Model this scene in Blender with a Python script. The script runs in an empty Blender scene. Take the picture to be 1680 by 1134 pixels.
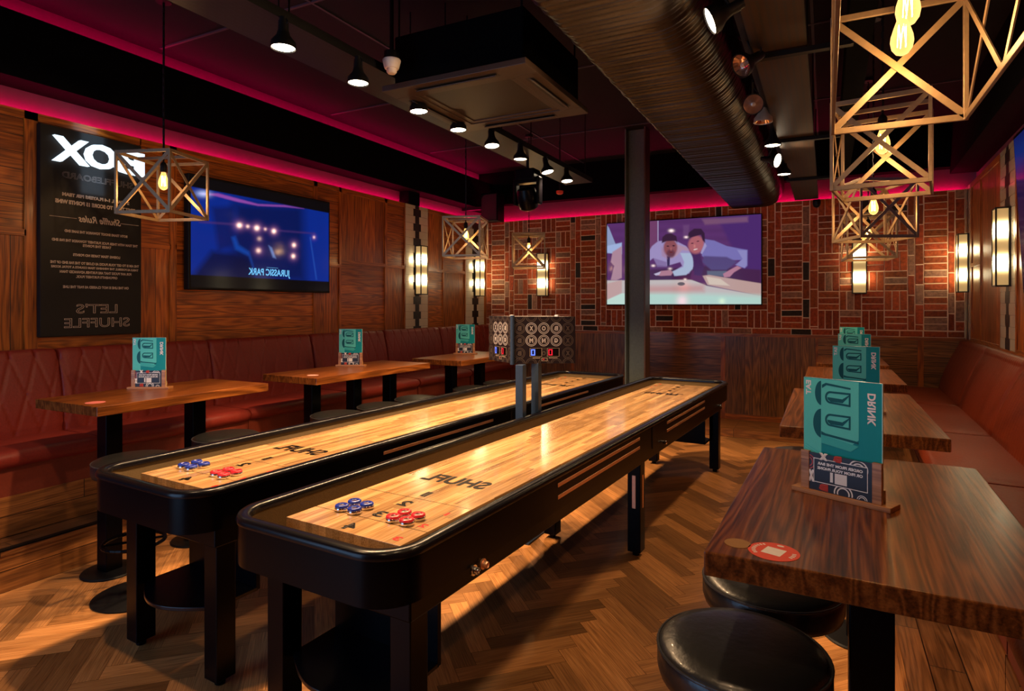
import bpy, bmesh, math, random
import numpy as np
from mathutils import Vector, Matrix, Euler
random.seed(7)
PI = math.pi
S = bpy.context.scene
C = S.collection
# ------------------------------------------------------------ camera
cd = bpy.data.cameras.new('camera'); cam = bpy.data.objects.new('camera', cd); C.objects.link(cam)
cam.location = (0, 0, 1.6); cam.rotation_euler = (PI/2, 0, math.atan(515/1005))
cd.sensor_width = 36; cd.sensor_fit = 'HORIZONTAL'; cd.lens = 36*1005/1680
cd.shift_y = -65/1680; cd.clip_start = .05
S.camera = cam
# ------------------------------------------------------------ world (dim blue daylight reaching in from the open front of the room)
W = bpy.data.worlds.new('world'); S.world = W; W.use_nodes = True
W.node_tree.nodes['Background'].inputs[0].default_value = (.36, .60, 1, 1)
W.node_tree.nodes['Background'].inputs[1].default_value = 3.0
S.view_settings.view_transform = 'Standard'; S.view_settings.look = 'None'
S.view_settings.exposure = 0.0; S.view_settings.gamma = 1; S.view_settings.use_curve_mapping = False
P_SPOT, P_SPOT2, P_BULB, E_SCONCE, E_LED, E_TV = 165, 60, 4.5, 24, 40.0, 1.0
WARM = (1, .62, .32)
# ------------------------------------------------------------ room numbers
XL, XR, FY, ZT, ZW, ZC = -4.86, 1.412, 8.58, 2.935, 1.232, 3.72
YB = -1.6
PHI = .03
TH = .0565

# ------------------------------------------------------------ materials
def nt(m):
    m.use_nodes = True; return m.node_tree
def bs(m): return m.node_tree.nodes['Principled BSDF']
def mat(name, col, rough=.5, metal=0, coat=0, spec=.5, em=None, es=0, bump=0, bscale=60, var=0):
    m = bpy.data.materials.new(name); t = nt(m); b = bs(m)
    b.inputs['Base Color'].default_value = (*col, 1); b.inputs['Roughness'].default_value = rough
    b.inputs['Metallic'].default_value = metal; b.inputs['Coat Weight'].default_value = coat
    b.inputs['Specular IOR Level'].default_value = spec; b.inputs['Coat Roughness'].default_value = .08
    if em: b.inputs['Emission Color'].default_value = (*em, 1); b.inputs['Emission Strength'].default_value = es
    tc = t.nodes.new('ShaderNodeTexCoord'); n = t.nodes.new('ShaderNodeTexNoise'); n.inputs['Scale'].default_value = bscale
    n.inputs['Detail'].default_value = 4
    t.links.new(tc.outputs['Object'], n.inputs['Vector'])
    if bump:
        bp = t.nodes.new('ShaderNodeBump'); bp.inputs['Strength'].default_value = bump; bp.inputs['Distance'].default_value = .004
        t.links.new(n.outputs['Fac'], bp.inputs['Height']); t.links.new(bp.outputs['Normal'], b.inputs['Normal'])
    v = var or .12
    r = t.nodes.new('ShaderNodeMix'); r.data_type = 'RGBA'
    r.inputs[6].default_value = (*[c*(1-v) for c in col], 1); r.inputs[7].default_value = (*[min(1, c*(1+v)) for c in col], 1)
    t.links.new(n.outputs['Fac'], r.inputs[0]); t.links.new(r.outputs[2], b.inputs['Base Color'])
    return m
def math_n(t, op, a, b=None, c=None):
    n = t.nodes.new('ShaderNodeMath'); n.operation = op
    for i, v in enumerate((a, b, c)):
        if v is None: continue
        if isinstance(v, (int, float)): n.inputs[i].default_value = v
        else: t.links.new(v, n.inputs[i])
    return n.outputs[0]
def ramp(t, fac, stops):
    r = t.nodes.new('ShaderNodeValToRGB'); e = r.color_ramp.elements
    while len(e) < len(stops): e.new(.5)
    for k, (p, c) in zip(e, stops): k.position = p; k.color = (*c, 1)
    t.links.new(fac, r.inputs[0]); return r.outputs[0]
def mixc(t, f, a, b, mode='MIX'):
    r = t.nodes.new('ShaderNodeMix'); r.data_type = 'RGBA'; r.blend_type = mode
    for i, v in ((0, f), (6, a), (7, b)):
        if isinstance(v, (int, float)): r.inputs[i].default_value = v
        elif isinstance(v, tuple): r.inputs[i].default_value = (*v, 1)
        else: t.links.new(v, r.inputs[i])
    return r.outputs[2]
def wood(name, dark, mid, light, along=1, perp=0, width=.1, length=0, rough=.35, coat=.12, groove=.02, var=.5, grain=1., uv=False, ring=10, pf=9., attr=None, gbump=.25):
    """along / perp: axis indices of the grain and of the plank rows"""
    m = bpy.data.materials.new(name); t = nt(m); b = bs(m)
    tc = t.nodes.new('ShaderNodeTexCoord'); sp = t.nodes.new('ShaderNodeSeparateXYZ')
    t.links.new(tc.outputs['UV' if uv else 'Object'], sp.inputs[0])
    A = sp.outputs[along]; Pp = sp.outputs[perp]; T = sp.outputs[3-along-perp]
    u = math_n(t, 'DIVIDE', Pp, width); idx = math_n(t, 'FLOOR', u)
    wn = t.nodes.new('ShaderNodeTexWhiteNoise'); wn.noise_dimensions = '2D'
    cb = t.nodes.new('ShaderNodeCombineXYZ'); t.links.new(idx, cb.inputs[0])
    if length:
        w1 = t.nodes.new('ShaderNodeTexWhiteNoise'); w1.noise_dimensions = '1D'; t.links.new(idx, w1.inputs['W'])
        l = math_n(t, 'ADD', math_n(t, 'DIVIDE', A, length), math_n(t, 'MULTIPLY', w1.outputs['Value'], 7.3))
        li = math_n(t, 'FLOOR', l); t.links.new(li, cb.inputs[1])
    if attr:
        at = t.nodes.new('ShaderNodeAttribute'); at.attribute_name = attr
        t.links.new(at.outputs['Fac'], cb.inputs[1])
    t.links.new(cb.outputs[0], wn.inputs['Vector']); R = wn.outputs['Value']
    c2 = t.nodes.new('ShaderNodeCombineXYZ')
    t.links.new(math_n(t, 'ADD', math_n(t, 'MULTIPLY', A, .9), math_n(t, 'MULTIPLY', R, 31.)), c2.inputs[0])
    t.links.new(math_n(t, 'ADD', math_n(t, 'MULTIPLY', Pp, pf), math_n(t, 'MULTIPLY', R, 17.)), c2.inputs[1])
    t.links.new(math_n(t, 'MULTIPLY', T, 5.), c2.inputs[2])
    n1 = t.nodes.new('ShaderNodeTexNoise'); n1.inputs['Scale'].default_value = 1.; n1.inputs['Detail'].default_value = 1.5
    t.links.new(c2.outputs[0], n1.inputs['Vector'])
    rings = math_n(t, 'ADD', math_n(t, 'MULTIPLY', math_n(t, 'SINE', math_n(t, 'MULTIPLY', n1.outputs['Fac'], ring*6.28)), .5), .5)
    c3 = t.nodes.new('ShaderNodeCombineXYZ')
    t.links.new(math_n(t, 'MULTIPLY', A, 6.), c3.inputs[0]); t.links.new(math_n(t, 'MULTIPLY', Pp, 190.), c3.inputs[1]); t.links.new(math_n(t, 'ADD', math_n(t, 'MULTIPLY', T, 190.), math_n(t, 'MULTIPLY', R, 9.)), c3.inputs[2])
    n2 = t.nodes.new('ShaderNodeTexNoise'); n2.inputs['Scale'].default_value = 1.; n2.inputs['Detail'].default_value = 2
    t.links.new(c3.outputs[0], n2.inputs['Vector'])
    g = math_n(t, 'ADD', math_n(t, 'MULTIPLY', rings, .26*grain), math_n(t, 'MULTIPLY', n2.outputs['Fac'], 1-.26*grain))
    col = ramp(t, g, [(.22, dark), (.5, mid), (.8, light)])
    br = math_n(t, 'ADD', math_n(t, 'MULTIPLY', R, var), 1-var*.55)
    cc = t.nodes.new('ShaderNodeCombineColor')
    for i in range(3): t.links.new(br, cc.inputs[i])
    col = mixc(t, 1., col, cc.outputs[0], 'MULTIPLY')
    h = math_n(t, 'MULTIPLY', g, gbump)
    if groove:
        fr = math_n(t, 'ABSOLUTE', math_n(t, 'SUBTRACT', math_n(t, 'FRACT', u), .5))
        gv = math_n(t, 'GREATER_THAN', fr, .5-groove)
        if length:
            fl = math_n(t, 'ABSOLUTE', math_n(t, 'SUBTRACT', math_n(t, 'FRACT', l), .5))
            gv = math_n(t, 'MAXIMUM', gv, math_n(t, 'GREATER_THAN', fl, .5-groove*width/length))
        col = mixc(t, gv, col, tuple(c*.15 for c in dark)); h = math_n(t, 'SUBTRACT', h, gv)
    t.links.new(col, b.inputs['Base Color'])
    b.inputs['Roughness'].default_value = rough; b.inputs['Coat Weight'].default_value = coat; b.inputs['Coat Roughness'].default_value = .12
    bp = t.nodes.new('ShaderNodeBump'); bp.inputs['Strength'].default_value = .5; bp.inputs['Distance'].default_value = .003
    t.links.new(h, bp.inputs['Height']); t.links.new(bp.outputs['Normal'], b.inputs['Normal'])
    return m
def emis(name, col, s):
    m = bpy.data.materials.new(name); t = nt(m); t.nodes.clear()
    o = t.nodes.new('ShaderNodeOutputMaterial'); e = t.nodes.new('ShaderNodeEmission')
    e.inputs[0].default_value = (*col, 1); e.inputs[1].default_value = s; t.links.new(e.outputs[0], o.inputs[0]); return m
def vcol_mat(name, rough=.7, em=0, bump=0, spec=.4):
    m = bpy.data.materials.new(name); t = nt(m); b = bs(m)
    a = t.nodes.new('ShaderNodeAttribute'); a.attribute_name = 'col'
    if em:
        b.inputs['Base Color'].default_value = (.01, .01, .012, 1); b.inputs['Roughness'].default_value = rough
        t.links.new(a.outputs['Color'], b.inputs['Emission Color']); b.inputs['Emission Strength'].default_value = em
    else:
        tc = t.nodes.new('ShaderNodeTexCoord'); n = t.nodes.new('ShaderNodeTexNoise'); n.inputs['Scale'].default_value = 28; n.inputs['Detail'].default_value = 6
        t.links.new(tc.outputs['Object'], n.inputs['Vector'])
        k = ramp(t, n.outputs['Fac'], [(.3, (.55, .5, .5)), (.7, (1.25, 1.2, 1.15))])
        t.links.new(mixc(t, 1., a.outputs['Color'], k, 'MULTIPLY'), b.inputs['Base Color'])
        b.inputs['Roughness'].default_value = rough
        bp = t.nodes.new('ShaderNodeBump'); bp.inputs['Strength'].default_value = bump; bp.inputs['Distance'].default_value = .01
        t.links.new(n.outputs['Fac'], bp.inputs['Height']); t.links.new(bp.outputs['Normal'], b.inputs['Normal'])
    b.inputs['Specular IOR Level'].default_value = spec
    return m

OAK = ((.11, .021, .002), (.34, .083, .006), (.58, .165, .016))
M = {}
M['pan_v'] = wood('panel oak upright', *OAK, along=2, perp=1, width=.125, rough=.38)
M['pan_h'] = wood('panel oak level', *OAK, along=1, perp=2, width=.115, rough=.38)
M['pan_plain'] = wood('panel oak plain', *OAK, along=2, perp=1, width=.9, groove=0, rough=.35)
FOAK = ((.06, .022, .005), (.21, .078, .017), (.36, .145, .036))
M['fpan_v'] = wood('far wainscot upright', *FOAK, along=2, perp=0, width=.095, rough=.4)
M['fpan_h'] = wood('far wainscot level', *FOAK, along=0, perp=2, width=.1, rough=.4)
M['stile_v'] = wood('stile oak', *OAK, along=2, perp=1, width=.5, groove=0, rough=.38, var=.2)
M['stile_x'] = wood('rail oak', *OAK, along=0, perp=2, width=.5, groove=0, rough=.38, var=.2)
M['stile_y'] = wood('rail oak y', *OAK, along=1, perp=2, width=.5, groove=0, rough=.38, var=.2)
M['riser_y'] = wood('riser planks', (.10, .035, .010), (.25, .09, .022), (.38, .15, .04), along=1, perp=2, width=.12, length=.9, rough=.4)
M['riser_x'] = wood('riser planks x', (.10, .035, .010), (.25, .09, .022), (.38, .15, .04), along=0, perp=2, width=.11, length=.8, rough=.4)
M['tread'] = wood('platform boards', (.06, .025, .010), (.15, .06, .022), (.23, .10, .04), along=1, perp=0, width=.12, length=.9, rough=.3)
M['floor'] = wood('parquet', (.19, .072, .020), (.42, .185, .058), (.60, .30, .11), along=0, perp=1, width=4, groove=0, rough=.36, coat=.1, uv=True, attr='rnd', var=1.0, ring=4, pf=14., grain=.25, gbump=.08)
M['table'] = wood('table top oak', (.042, .011, .002), (.13, .036, .006), (.25, .080, .016), along=1, perp=0, width=.4, groove=0, rough=.30, coat=.04, var=.3, ring=8, pf=17., grain=1.2)
bs(M['table']).inputs['Specular IOR Level'].default_value = .28
M['table_edge'] = M['table']
M['lane'] = wood('maple lane', (.20, .095, .030), (.46, .26, .105), (.60, .39, .19), along=1, perp=0, width=.034, length=.62, rough=.22, coat=.5, groove=0, var=.7, ring=3, grain=.6, gbump=0)
M['holder'] = wood('holder beech', (.16, .06, .02), (.30, .13, .045), (.42, .20, .08), along=0, perp=2, width=.1, groove=0, rough=.4)
M['black'] = mat('black lacquer', (.0012, .0012, .0025), .28, spec=.10)
M['rim'] = mat('rim black', (.004, .004, .006), .24, spec=.30)
M['blackmat'] = mat('black matt metal', (.004, .004, .005), .5, spec=.2)
M['carpet'] = mat('brown lining', (.16, .105, .045), .95, bump=.8, bscale=400, var=.5)
M['copper'] = mat('copper strip', (.85, .48, .30), .35, metal=.85)
M['chrome'] = mat('chrome', (.8, .8, .82), .12, metal=1)
M['bluecap'] = mat('blue plastic', (.012, .035, .36), .25, coat=.4)
M['redcap'] = mat('red plastic', (.62, .02, .035), .25, coat=.4)
M['leather'] = mat('oxblood leather', (.23, .026, .017), .44, bump=.25, bscale=90, spec=.35, var=.25)
M['leather2'] = mat('brown red leather', (.17, .024, .006), .42, bump=.3, bscale=70, spec=.18, var=.25)
M['basepan'] = mat('red brown base panel', (.20, .032, .014), .5, var=.2)
M['vinyl'] = mat('black vinyl', (.010, .010, .010), .34, bump=.3, bscale=50, coat=.1)
M['piping'] = mat('dark piping', (.03, .03, .032), .3)
M['steelgrey'] = mat('grey painted steel', (.10, .125, .135), .6, spec=.3, bump=.1, var=.25)
M['steelbrown'] = mat('brown painted steel', (.07, .030, .018), .5, var=.2)
M['bluegrey'] = mat('blue grey painted steel', (.022, .042, .085), .45, spec=.3)
M['ceil'] = mat('dark ceiling paint', (.012, .011, .014), .9, spec=.1, var=.15)
M['soffit'] = mat('black soffit', (.0015, .0015, .002), .9, spec=.05)
M['band'] = mat('cove wall paint', (.07, .03, .06), .85, bump=.5, bscale=20)
M['mortar'] = mat('mortar', (.85, .56, .38), .9, bump=.6, bscale=80)
M['tile'] = mat('cream glazed tile', (.62, .55, .45), .12, coat=.5, var=.05)
M['tileblack'] = mat('black glazed tile', (.01, .009, .010), .4)
M['ceilline'] = mat('ceiling joint strip', (.03, .03, .045), .8)
M['grout'] = mat('grey grout', (.12, .10, .09), .9)
M['duct'] = mat('dark duct metal', (.042, .035, .029), .32, metal=.85)
M['bronze'] = mat('bronze cage metal', (.33, .235, .14), .42, metal=.55, var=.2)
M['acbrown'] = mat('taupe plastic', (.032, .017, .010), .5)
M['acdark'] = mat('black grille', (.010, .008, .008), .6)
M['white'] = mat('white plastic', (.75, .73, .75), .4)
M['whitelamp'] = mat('pale grey lamp metal', (.40, .37, .33), .35, metal=.4)
M['tealL'] = mat('light teal print', (.10, .60, .54), .45, var=.03, spec=.2)
M['tealM'] = mat('mid teal print', (.05, .46, .44), .45, var=.03, spec=.2)
M['tealD'] = mat('deep teal print', (.006, .27, .30), .45, var=.03, spec=.2)
M['tealX'] = mat('dark teal line', (.005, .10, .12), .45, var=.03, spec=.2)
M['acryl'] = mat('acrylic edge', (.45, .70, .60), .2)
M['print'] = mat('white print', (.78, .76, .75), .5)
M['printwarm'] = mat('cream print', (.45, .38, .30), .5)
M['printdim'] = mat('dim grey print', (.13, .115, .11), .5)
M['cardblack'] = mat('black card', (.012, .012, .018), .4)
M['cardred'] = mat('red print', (.45, .05, .04), .4)
M['signblack'] = mat('charcoal sign board', (.009, .009, .009), .5, spec=.25)
M['scoreface'] = mat('plum black print', (.012, .007, .010), .6, spec=.15)
M['ringprint'] = mat('pale ring print', (.36, .34, .34), .6, spec=.1)
M['ringdim'] = mat('dim ring print', (.075, .058, .050), .6, spec=.1)
M['magenta_low'] = emis('ceiling magenta led', (1, .0, .10), 34)
M['magenta_right'] = emis('right magenta led', (1, .0, .10), 6)
M['magenta_far'] = emis('far magenta led', (1, .0, .10), 60)
M['redstick'] = mat('red sticker', (.72, .07, .03), .4)
M['goldstick'] = mat('worn gold sticker', (.30, .15, .035), .4)
M['sconceframe'] = mat('sconce frame', (.015, .012, .010), .4)
M['ink'] = mat('black ink', (.003, .002, .002), .5, spec=.08)
M['redink'] = mat('red ink', (.50, .01, .01), .5, spec=.1)
M['amber'] = emis('filament', (1, .55, .18), 90)
M['lampon'] = emis('lit lamp face', (1, .80, .55), 22)
M['lampoff'] = mat('lamp reflector', (.62, .42, .33), .15, metal=.9)
M['magenta'] = emis('magenta led', (1, .0, .11), E_LED)
M['litletters'] = emis('lit letters', (.72, .88, 1), 1.6)
M['halo'] = emis('letter edge light', (.25, .55, 1), 1.6)
M['blueled'] = emis('blue digits', (.10, .16, 1), 2.2)
M['redled'] = emis('red digits', (1, .02, .04), 1.0)
M['screentext'] = emis('pale blue screen text', (.16, .50, .85), 1.1)
M['sconceglass'] = None

def sconce_mat():
    m = bpy.data.materials.new('sconce diffuser'); t = nt(m); b = bs(m)
    b.inputs['Base Color'].default_value = (.6, .5, .3, 1); b.inputs['Roughness'].default_value = .4
    tc = t.nodes.new('ShaderNodeTexCoord'); sp = t.nodes.new('ShaderNodeSeparateXYZ'); t.links.new(tc.outputs['Object'], sp.inputs[0])
    z = sp.outputs[2]
    def blob(c): return math_n(t, 'POWER', 2.718, math_n(t, 'MULTIPLY', math_n(t, 'POWER', math_n(t, 'ABSOLUTE', math_n(t, 'SUBTRACT', z, c)), 2.), -230.))
    f = math_n(t, 'ADD', blob(.19), blob(.46))
    col = ramp(t, f, [(0, (.80, .50, .17)), (.5, (1, .74, .34)), (1, (1, .88, .55))])
    t.links.new(col, b.inputs['Emission Color'])
    t.links.new(math_n(t, 'ADD', math_n(t, 'MULTIPLY', math_n(t, 'POWER', f, 2.), E_SCONCE), .42), b.inputs['Emission Strength'])
    return m
M['sconceglass'] = sconce_mat()
def bulbglass():
    m = bpy.data.materials.new('amber bulb glass'); t = nt(m); t.nodes.clear()
    o = t.nodes.new('ShaderNodeOutputMaterial'); e = t.nodes.new('ShaderNodeEmission'); tr = t.nodes.new('ShaderNodeBsdfTransparent')
    fr = t.nodes.new('ShaderNodeLayerWeight'); fr.inputs[0].default_value = .35
    e.inputs[0].default_value = (1, .55, .16, 1); e.inputs[1].default_value = 3.0
    mx = t.nodes.new('ShaderNodeMixShader'); tr.inputs[0].default_value = (1, .85, .6, 1)
    t.links.new(math_n(t, 'ADD', math_n(t, 'MULTIPLY', fr.outputs['Facing'], .35), .32), mx.inputs[0]); t.links.new(tr.outputs[0], mx.inputs[1]); t.links.new(e.outputs[0], mx.inputs[2])
    t.links.new(mx.outputs[0], o.inputs[0]); return m
M['bulb'] = bulbglass()
def perf(name, base, sx, sy, ax=0, ay=1):
    m = bpy.data.materials.new(name); t = nt(m); b = bs(m)
    tc = t.nodes.new('ShaderNodeTexCoord'); sp = t.nodes.new('ShaderNodeSeparateXYZ'); t.links.new(tc.outputs['Object'], sp.inputs[0])
    u = math_n(t, 'DIVIDE', sp.outputs[ax], sx); row = math_n(t, 'FLOOR', u)
    v = math_n(t, 'ADD', math_n(t, 'DIVIDE', sp.outputs[ay], sy), math_n(t, 'MULTIPLY', row, .5))
    a = math_n(t, 'LESS_THAN', math_n(t, 'ABSOLUTE', math_n(t, 'SUBTRACT', math_n(t, 'FRACT', u), .5)), .17)
    c = math_n(t, 'LESS_THAN', math_n(t, 'ABSOLUTE', math_n(t, 'SUBTRACT', math_n(t, 'FRACT', v), .5)), .33)
    k = math_n(t, 'MULTIPLY', a, c)
    t.links.new(mixc(t, k, base, (.002, .002, .002)), b.inputs['Base Color'])
    t.links.new(math_n(t, 'MULTIPLY', math_n(t, 'SUBTRACT', 1., k), .6), b.inputs['Metallic'])
    b.inputs['Roughness'].default_value = .5
    return m
M['tray'] = perf('perforated tray', (.028, .024, .023), .035, .05)
M['tray2'] = perf('perforated tray brown', (.050, .028, .017), .035, .022)
M['grille'] = perf('grille mesh', (.03, .022, .02), .014, .014)
M['brick'] = vcol_mat('old red brick', rough=.8, bump=.6)
M['screen'] = vcol_mat('screen picture', rough=.12, em=E_TV, spec=.12)

# ------------------------------------------------------------ mesh builder
class MB:
    def __init__(s): s.bm = bmesh.new(); s.M = Matrix.Identity(4)
    def at(s, loc=(0, 0, 0), rz=0, rx=0, ry=0): s.M = Matrix.Translation(loc) @ Euler((rx, ry, rz)).to_matrix().to_4x4(); return s
    def v(s, p): return s.bm.verts.new(s.M @ Vector(p))
    def f(s, vs, mi=0):
        try: f = s.bm.faces.new(vs); f.material_index = mi; return f
        except ValueError: return None
    def box(s, a, b, mi=0):
        x0, y0, z0 = a; x1, y1, z1 = b
        v = [s.v(p) for p in ((x0, y0, z0), (x1, y0, z0), (x1, y1, z0), (x0, y1, z0), (x0, y0, z1), (x1, y0, z1), (x1, y1, z1), (x0, y1, z1))]
        for q in ((0, 3, 2, 1), (4, 5, 6, 7), (0, 1, 5, 4), (1, 2, 6, 5), (2, 3, 7, 6), (3, 0, 4, 7)): s.f([v[i] for i in q], mi)
        return s
    def bar(s, p0, p1, w, d=None, up=(0, 0, 1)):
        p0, p1 = Vector(p0), Vector(p1); d = d or w; t = (p1-p0).normalized(); up = Vector(up)
        if abs(t.dot(up)) > .98: up = Vector((0, 1, 0))
        a = t.cross(up).normalized(); b = a.cross(t).normalized()
        r = [[s.v(p + a*sx*w/2 + b*sy*d/2) for sx, sy in ((-1, -1), (1, -1), (1, 1), (-1, 1))] for p in (p0, p1)]
        for i in range(4): s.f([r[0][i], r[0][(i+1) % 4], r[1][(i+1) % 4], r[1][i]])
        s.f(r[0][::-1]); s.f(r[1]); return s
    def lathe(s, prof, c=(0, 0, 0), seg=32, axis='z', cap=True):
        rings = []
        for r, z in prof:
            ring = []
            for i in range(seg):
                a = 2*PI*i/seg; p = (r*math.cos(a), r*math.sin(a), z)
                if axis == 'y': p = (p[0], p[2], p[1])
                if axis == 'x': p = (p[2], p[0], p[1])
                ring.append(s.v(Vector(c)+Vector(p)))
            rings.append(ring)
        for a, b in zip(rings, rings[1:]):
            for i in range(seg): s.f([a[i], a[(i+1) % seg], b[(i+1) % seg], b[i]])
        if cap: s.f(rings[0][::-1]); s.f(rings[-1])
        return s
    def cyl(s, p0, p1, r, seg=12, r1=None):
        p0, p1 = Vector(p0), Vector(p1); t = (p1-p0).normalized(); up = Vector((0, 0, 1)) if abs(t.z) < .9 else Vector((1, 0, 0))
        a = t.cross(up).normalized(); b = t.cross(a); r1 = r if r1 is None else r1
        R = [[s.v(p + (a*math.cos(2*PI*i/seg)+b*math.sin(2*PI*i/seg))*q) for i in range(seg)] for p, q in ((p0, r), (p1, r1))]
        for i in range(seg): s.f([R[0][i], R[0][(i+1) % seg], R[1][(i+1) % seg], R[1][i]])
        s.f(R[0][::-1]); s.f(R[1]); return s
    def tube(s, pts, r, seg=8):
        for a, b in zip(pts, pts[1:]): s.cyl(a, b, r, seg)
        return s
    def sweep(s, path, prof, closed=True):
        """path: list of (x, y, nx, ny) with inward normals; prof: closed list of (inset, z)"""
        R = [[s.v((x+nx*d, y+ny*d, z)) for d, z in prof] for x, y, nx, ny in path]
        n = len(R); m = len(prof)
        for i in range(n if closed else n-1):
            a, b = R[i], R[(i+1) % n]
            for j in range(m): s.f([a[j], a[(j+1) % m], b[(j+1) % m], b[j]])
        if not closed: s.f(R[0][::-1]); s.f(R[-1])
        return s
    def prism(s, pts, h0, h1, plane='xz', mi=0):
        """extrude a 2-D outline"""
        def P(u, v, h): return {'xz': (u, h, v), 'yz': (h, u, v), 'xy': (u, v, h)}[plane]
        A = [s.v(P(u, v, h0)) for u, v in pts]; B = [s.v(P(u, v, h1)) for u, v in pts]; n = len(pts)
        for i in range(n): s.f([A[i], A[(i+1) % n], B[(i+1) % n], B[i]], mi)
        s.f(A[::-1], mi); s.f(B, mi); return s
    def build(s, name, m, parent=None, smooth=False, bevel=0, loc=None, rz=0, seg=2, angle=40):
        bmesh.ops.recalc_face_normals(s.bm, faces=s.bm.faces)
        me = bpy.data.meshes.new(name); s.bm.to_mesh(me); s.bm.free()
        for q in (m if isinstance(m, (list, tuple)) else [m]): me.materials.append(q)
        o = bpy.data.objects.new(name, me); C.objects.link(o)
        if parent: o.parent = parent
        if loc: o.location = loc
        o.rotation_euler.z = rz
        if smooth:
            for p in me.polygons: p.use_smooth = True
            me.set_sharp_from_angle(angle=math.radians(angle))
        if bevel:
            b = o.modifiers.new('bevel', 'BEVEL'); b.width = bevel; b.segments = seg; b.limit_method = 'ANGLE'; b.angle_limit = math.radians(40)
        return o
def tag(o, label=None, cat=None, group=None, kind=None):
    if label: o['label'] = label
    if cat: o['category'] = cat
    if group: o['group'] = group
    if kind: o['kind'] = kind
    return o
def thing(name, label, cat, loc=(0, 0, 0), rz=0, group=None):
    o = bpy.data.objects.new(name, None); C.objects.link(o); o.empty_display_size = .1
    o.location = loc; o.rotation_euler.z = rz
    return tag(o, label, cat, group)
def struct(o, label=None, cat=None): return tag(o, label, cat, kind='structure')
def dup(root, loc, rz, label, group=None):
    r = root.copy(); C.objects.link(r); r.location = loc; r.rotation_euler.z = rz; r['label'] = label
    if group: r['group'] = group
    for ch in list(root.children):
        c = ch.copy(); C.objects.link(c); c.parent = r
        for g in list(ch.children):
            d = g.copy(); C.objects.link(d); d.parent = c
    return r
def rrect(x0, x1, y0, y1, r, n=10):
    """rounded rectangle path with inward normals"""
    out = []
    for cx, cy, a0 in ((x1-r, y1-r, 0), (x0+r, y1-r, 90), (x0+r, y0+r, 180), (x1-r, y0+r, 270)):
        for i in range(n+1):
            a = math.radians(a0+90*i/n); out.append((cx+r*math.cos(a), cy+r*math.sin(a), -math.cos(a), -math.sin(a)))
    return out
# ---- text
_tc = {}
def text_verts(body, size=1, bold=0, outline=0, shear=0, align='CENTER', line=1.0):
    key = (body, size, bold, outline, shear, align, line)
    if key in _tc: return _tc[key]
    cu = bpy.data.curves.new('txt', 'FONT'); cu.body = body; cu.size = size; cu.align_x = align; cu.align_y = 'CENTER'
    cu.offset = bold; cu.shear = shear; cu.space_line = line; cu.resolution_u = 3
    if outline: cu.fill_mode = 'NONE'; cu.bevel_depth = outline; cu.bevel_resolution = 0
    o = bpy.data.objects.new('txt', cu); C.objects.link(o)
    dg = bpy.context.evaluated_depsgraph_get(); me = bpy.data.meshes.new_from_object(o.evaluated_get(dg))
    vs = [v.co.copy() for v in me.vertices]; fs = [tuple(p.vertices) for p in me.polygons]
    bpy.data.objects.remove(o); bpy.data.curves.remove(cu); bpy.data.meshes.remove(me)
    _tc[key] = (vs, fs); return vs, fs
def put_text(mb, body, c, ax, ay, size, width=None, height=None, h=.0006, mi=0, **k):
    """writing laid on a surface; ax and ay are the directions of the line and of the letter tops (ax reversed = mirror writing)"""
    vs, fs = text_verts(body, size, **k)
    if not vs: return mb
    xs = [v.x for v in vs]; ys = [v.y for v in vs]; cx = (min(xs)+max(xs))/2; cy = (min(ys)+max(ys))/2
    sx = width/(max(xs)-min(xs)) if width else 1; sy = height/(max(ys)-min(ys)) if height else sx
    ax, ay, c = Vector(ax), Vector(ay), Vector(c); n = ax.cross(ay)
    nv = [mb.v(c + ax*(v.x-cx)*sx + ay*(v.y-cy)*sy + n*v.z*.3) for v in vs]
    for q in fs: mb.f([nv[i] for i in q], mi)
    return mb
def ring(mb, c, ax, ay, r0, r1, seg=28, mi=0):
    c, ax, ay = Vector(c), Vector(ax), Vector(ay)
    A = [[mb.v(c+ax*math.cos(2*PI*i/seg)*r+ay*math.sin(2*PI*i/seg)*r) for i in range(seg)] for r in (r0, r1)]
    for i in range(seg): mb.f([A[0][i], A[0][(i+1) % seg], A[1][(i+1) % seg], A[1][i]], mi)
def disc(mb, c, ax, ay, r, seg=28, mi=0, ry=None):
    c, ax, ay = Vector(c), Vector(ax), Vector(ay); ry = ry or r
    mb.f([mb.v(c+ax*math.cos(2*PI*i/seg)*r+ay*math.sin(2*PI*i/seg)*ry) for i in range(seg)], mi)
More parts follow.
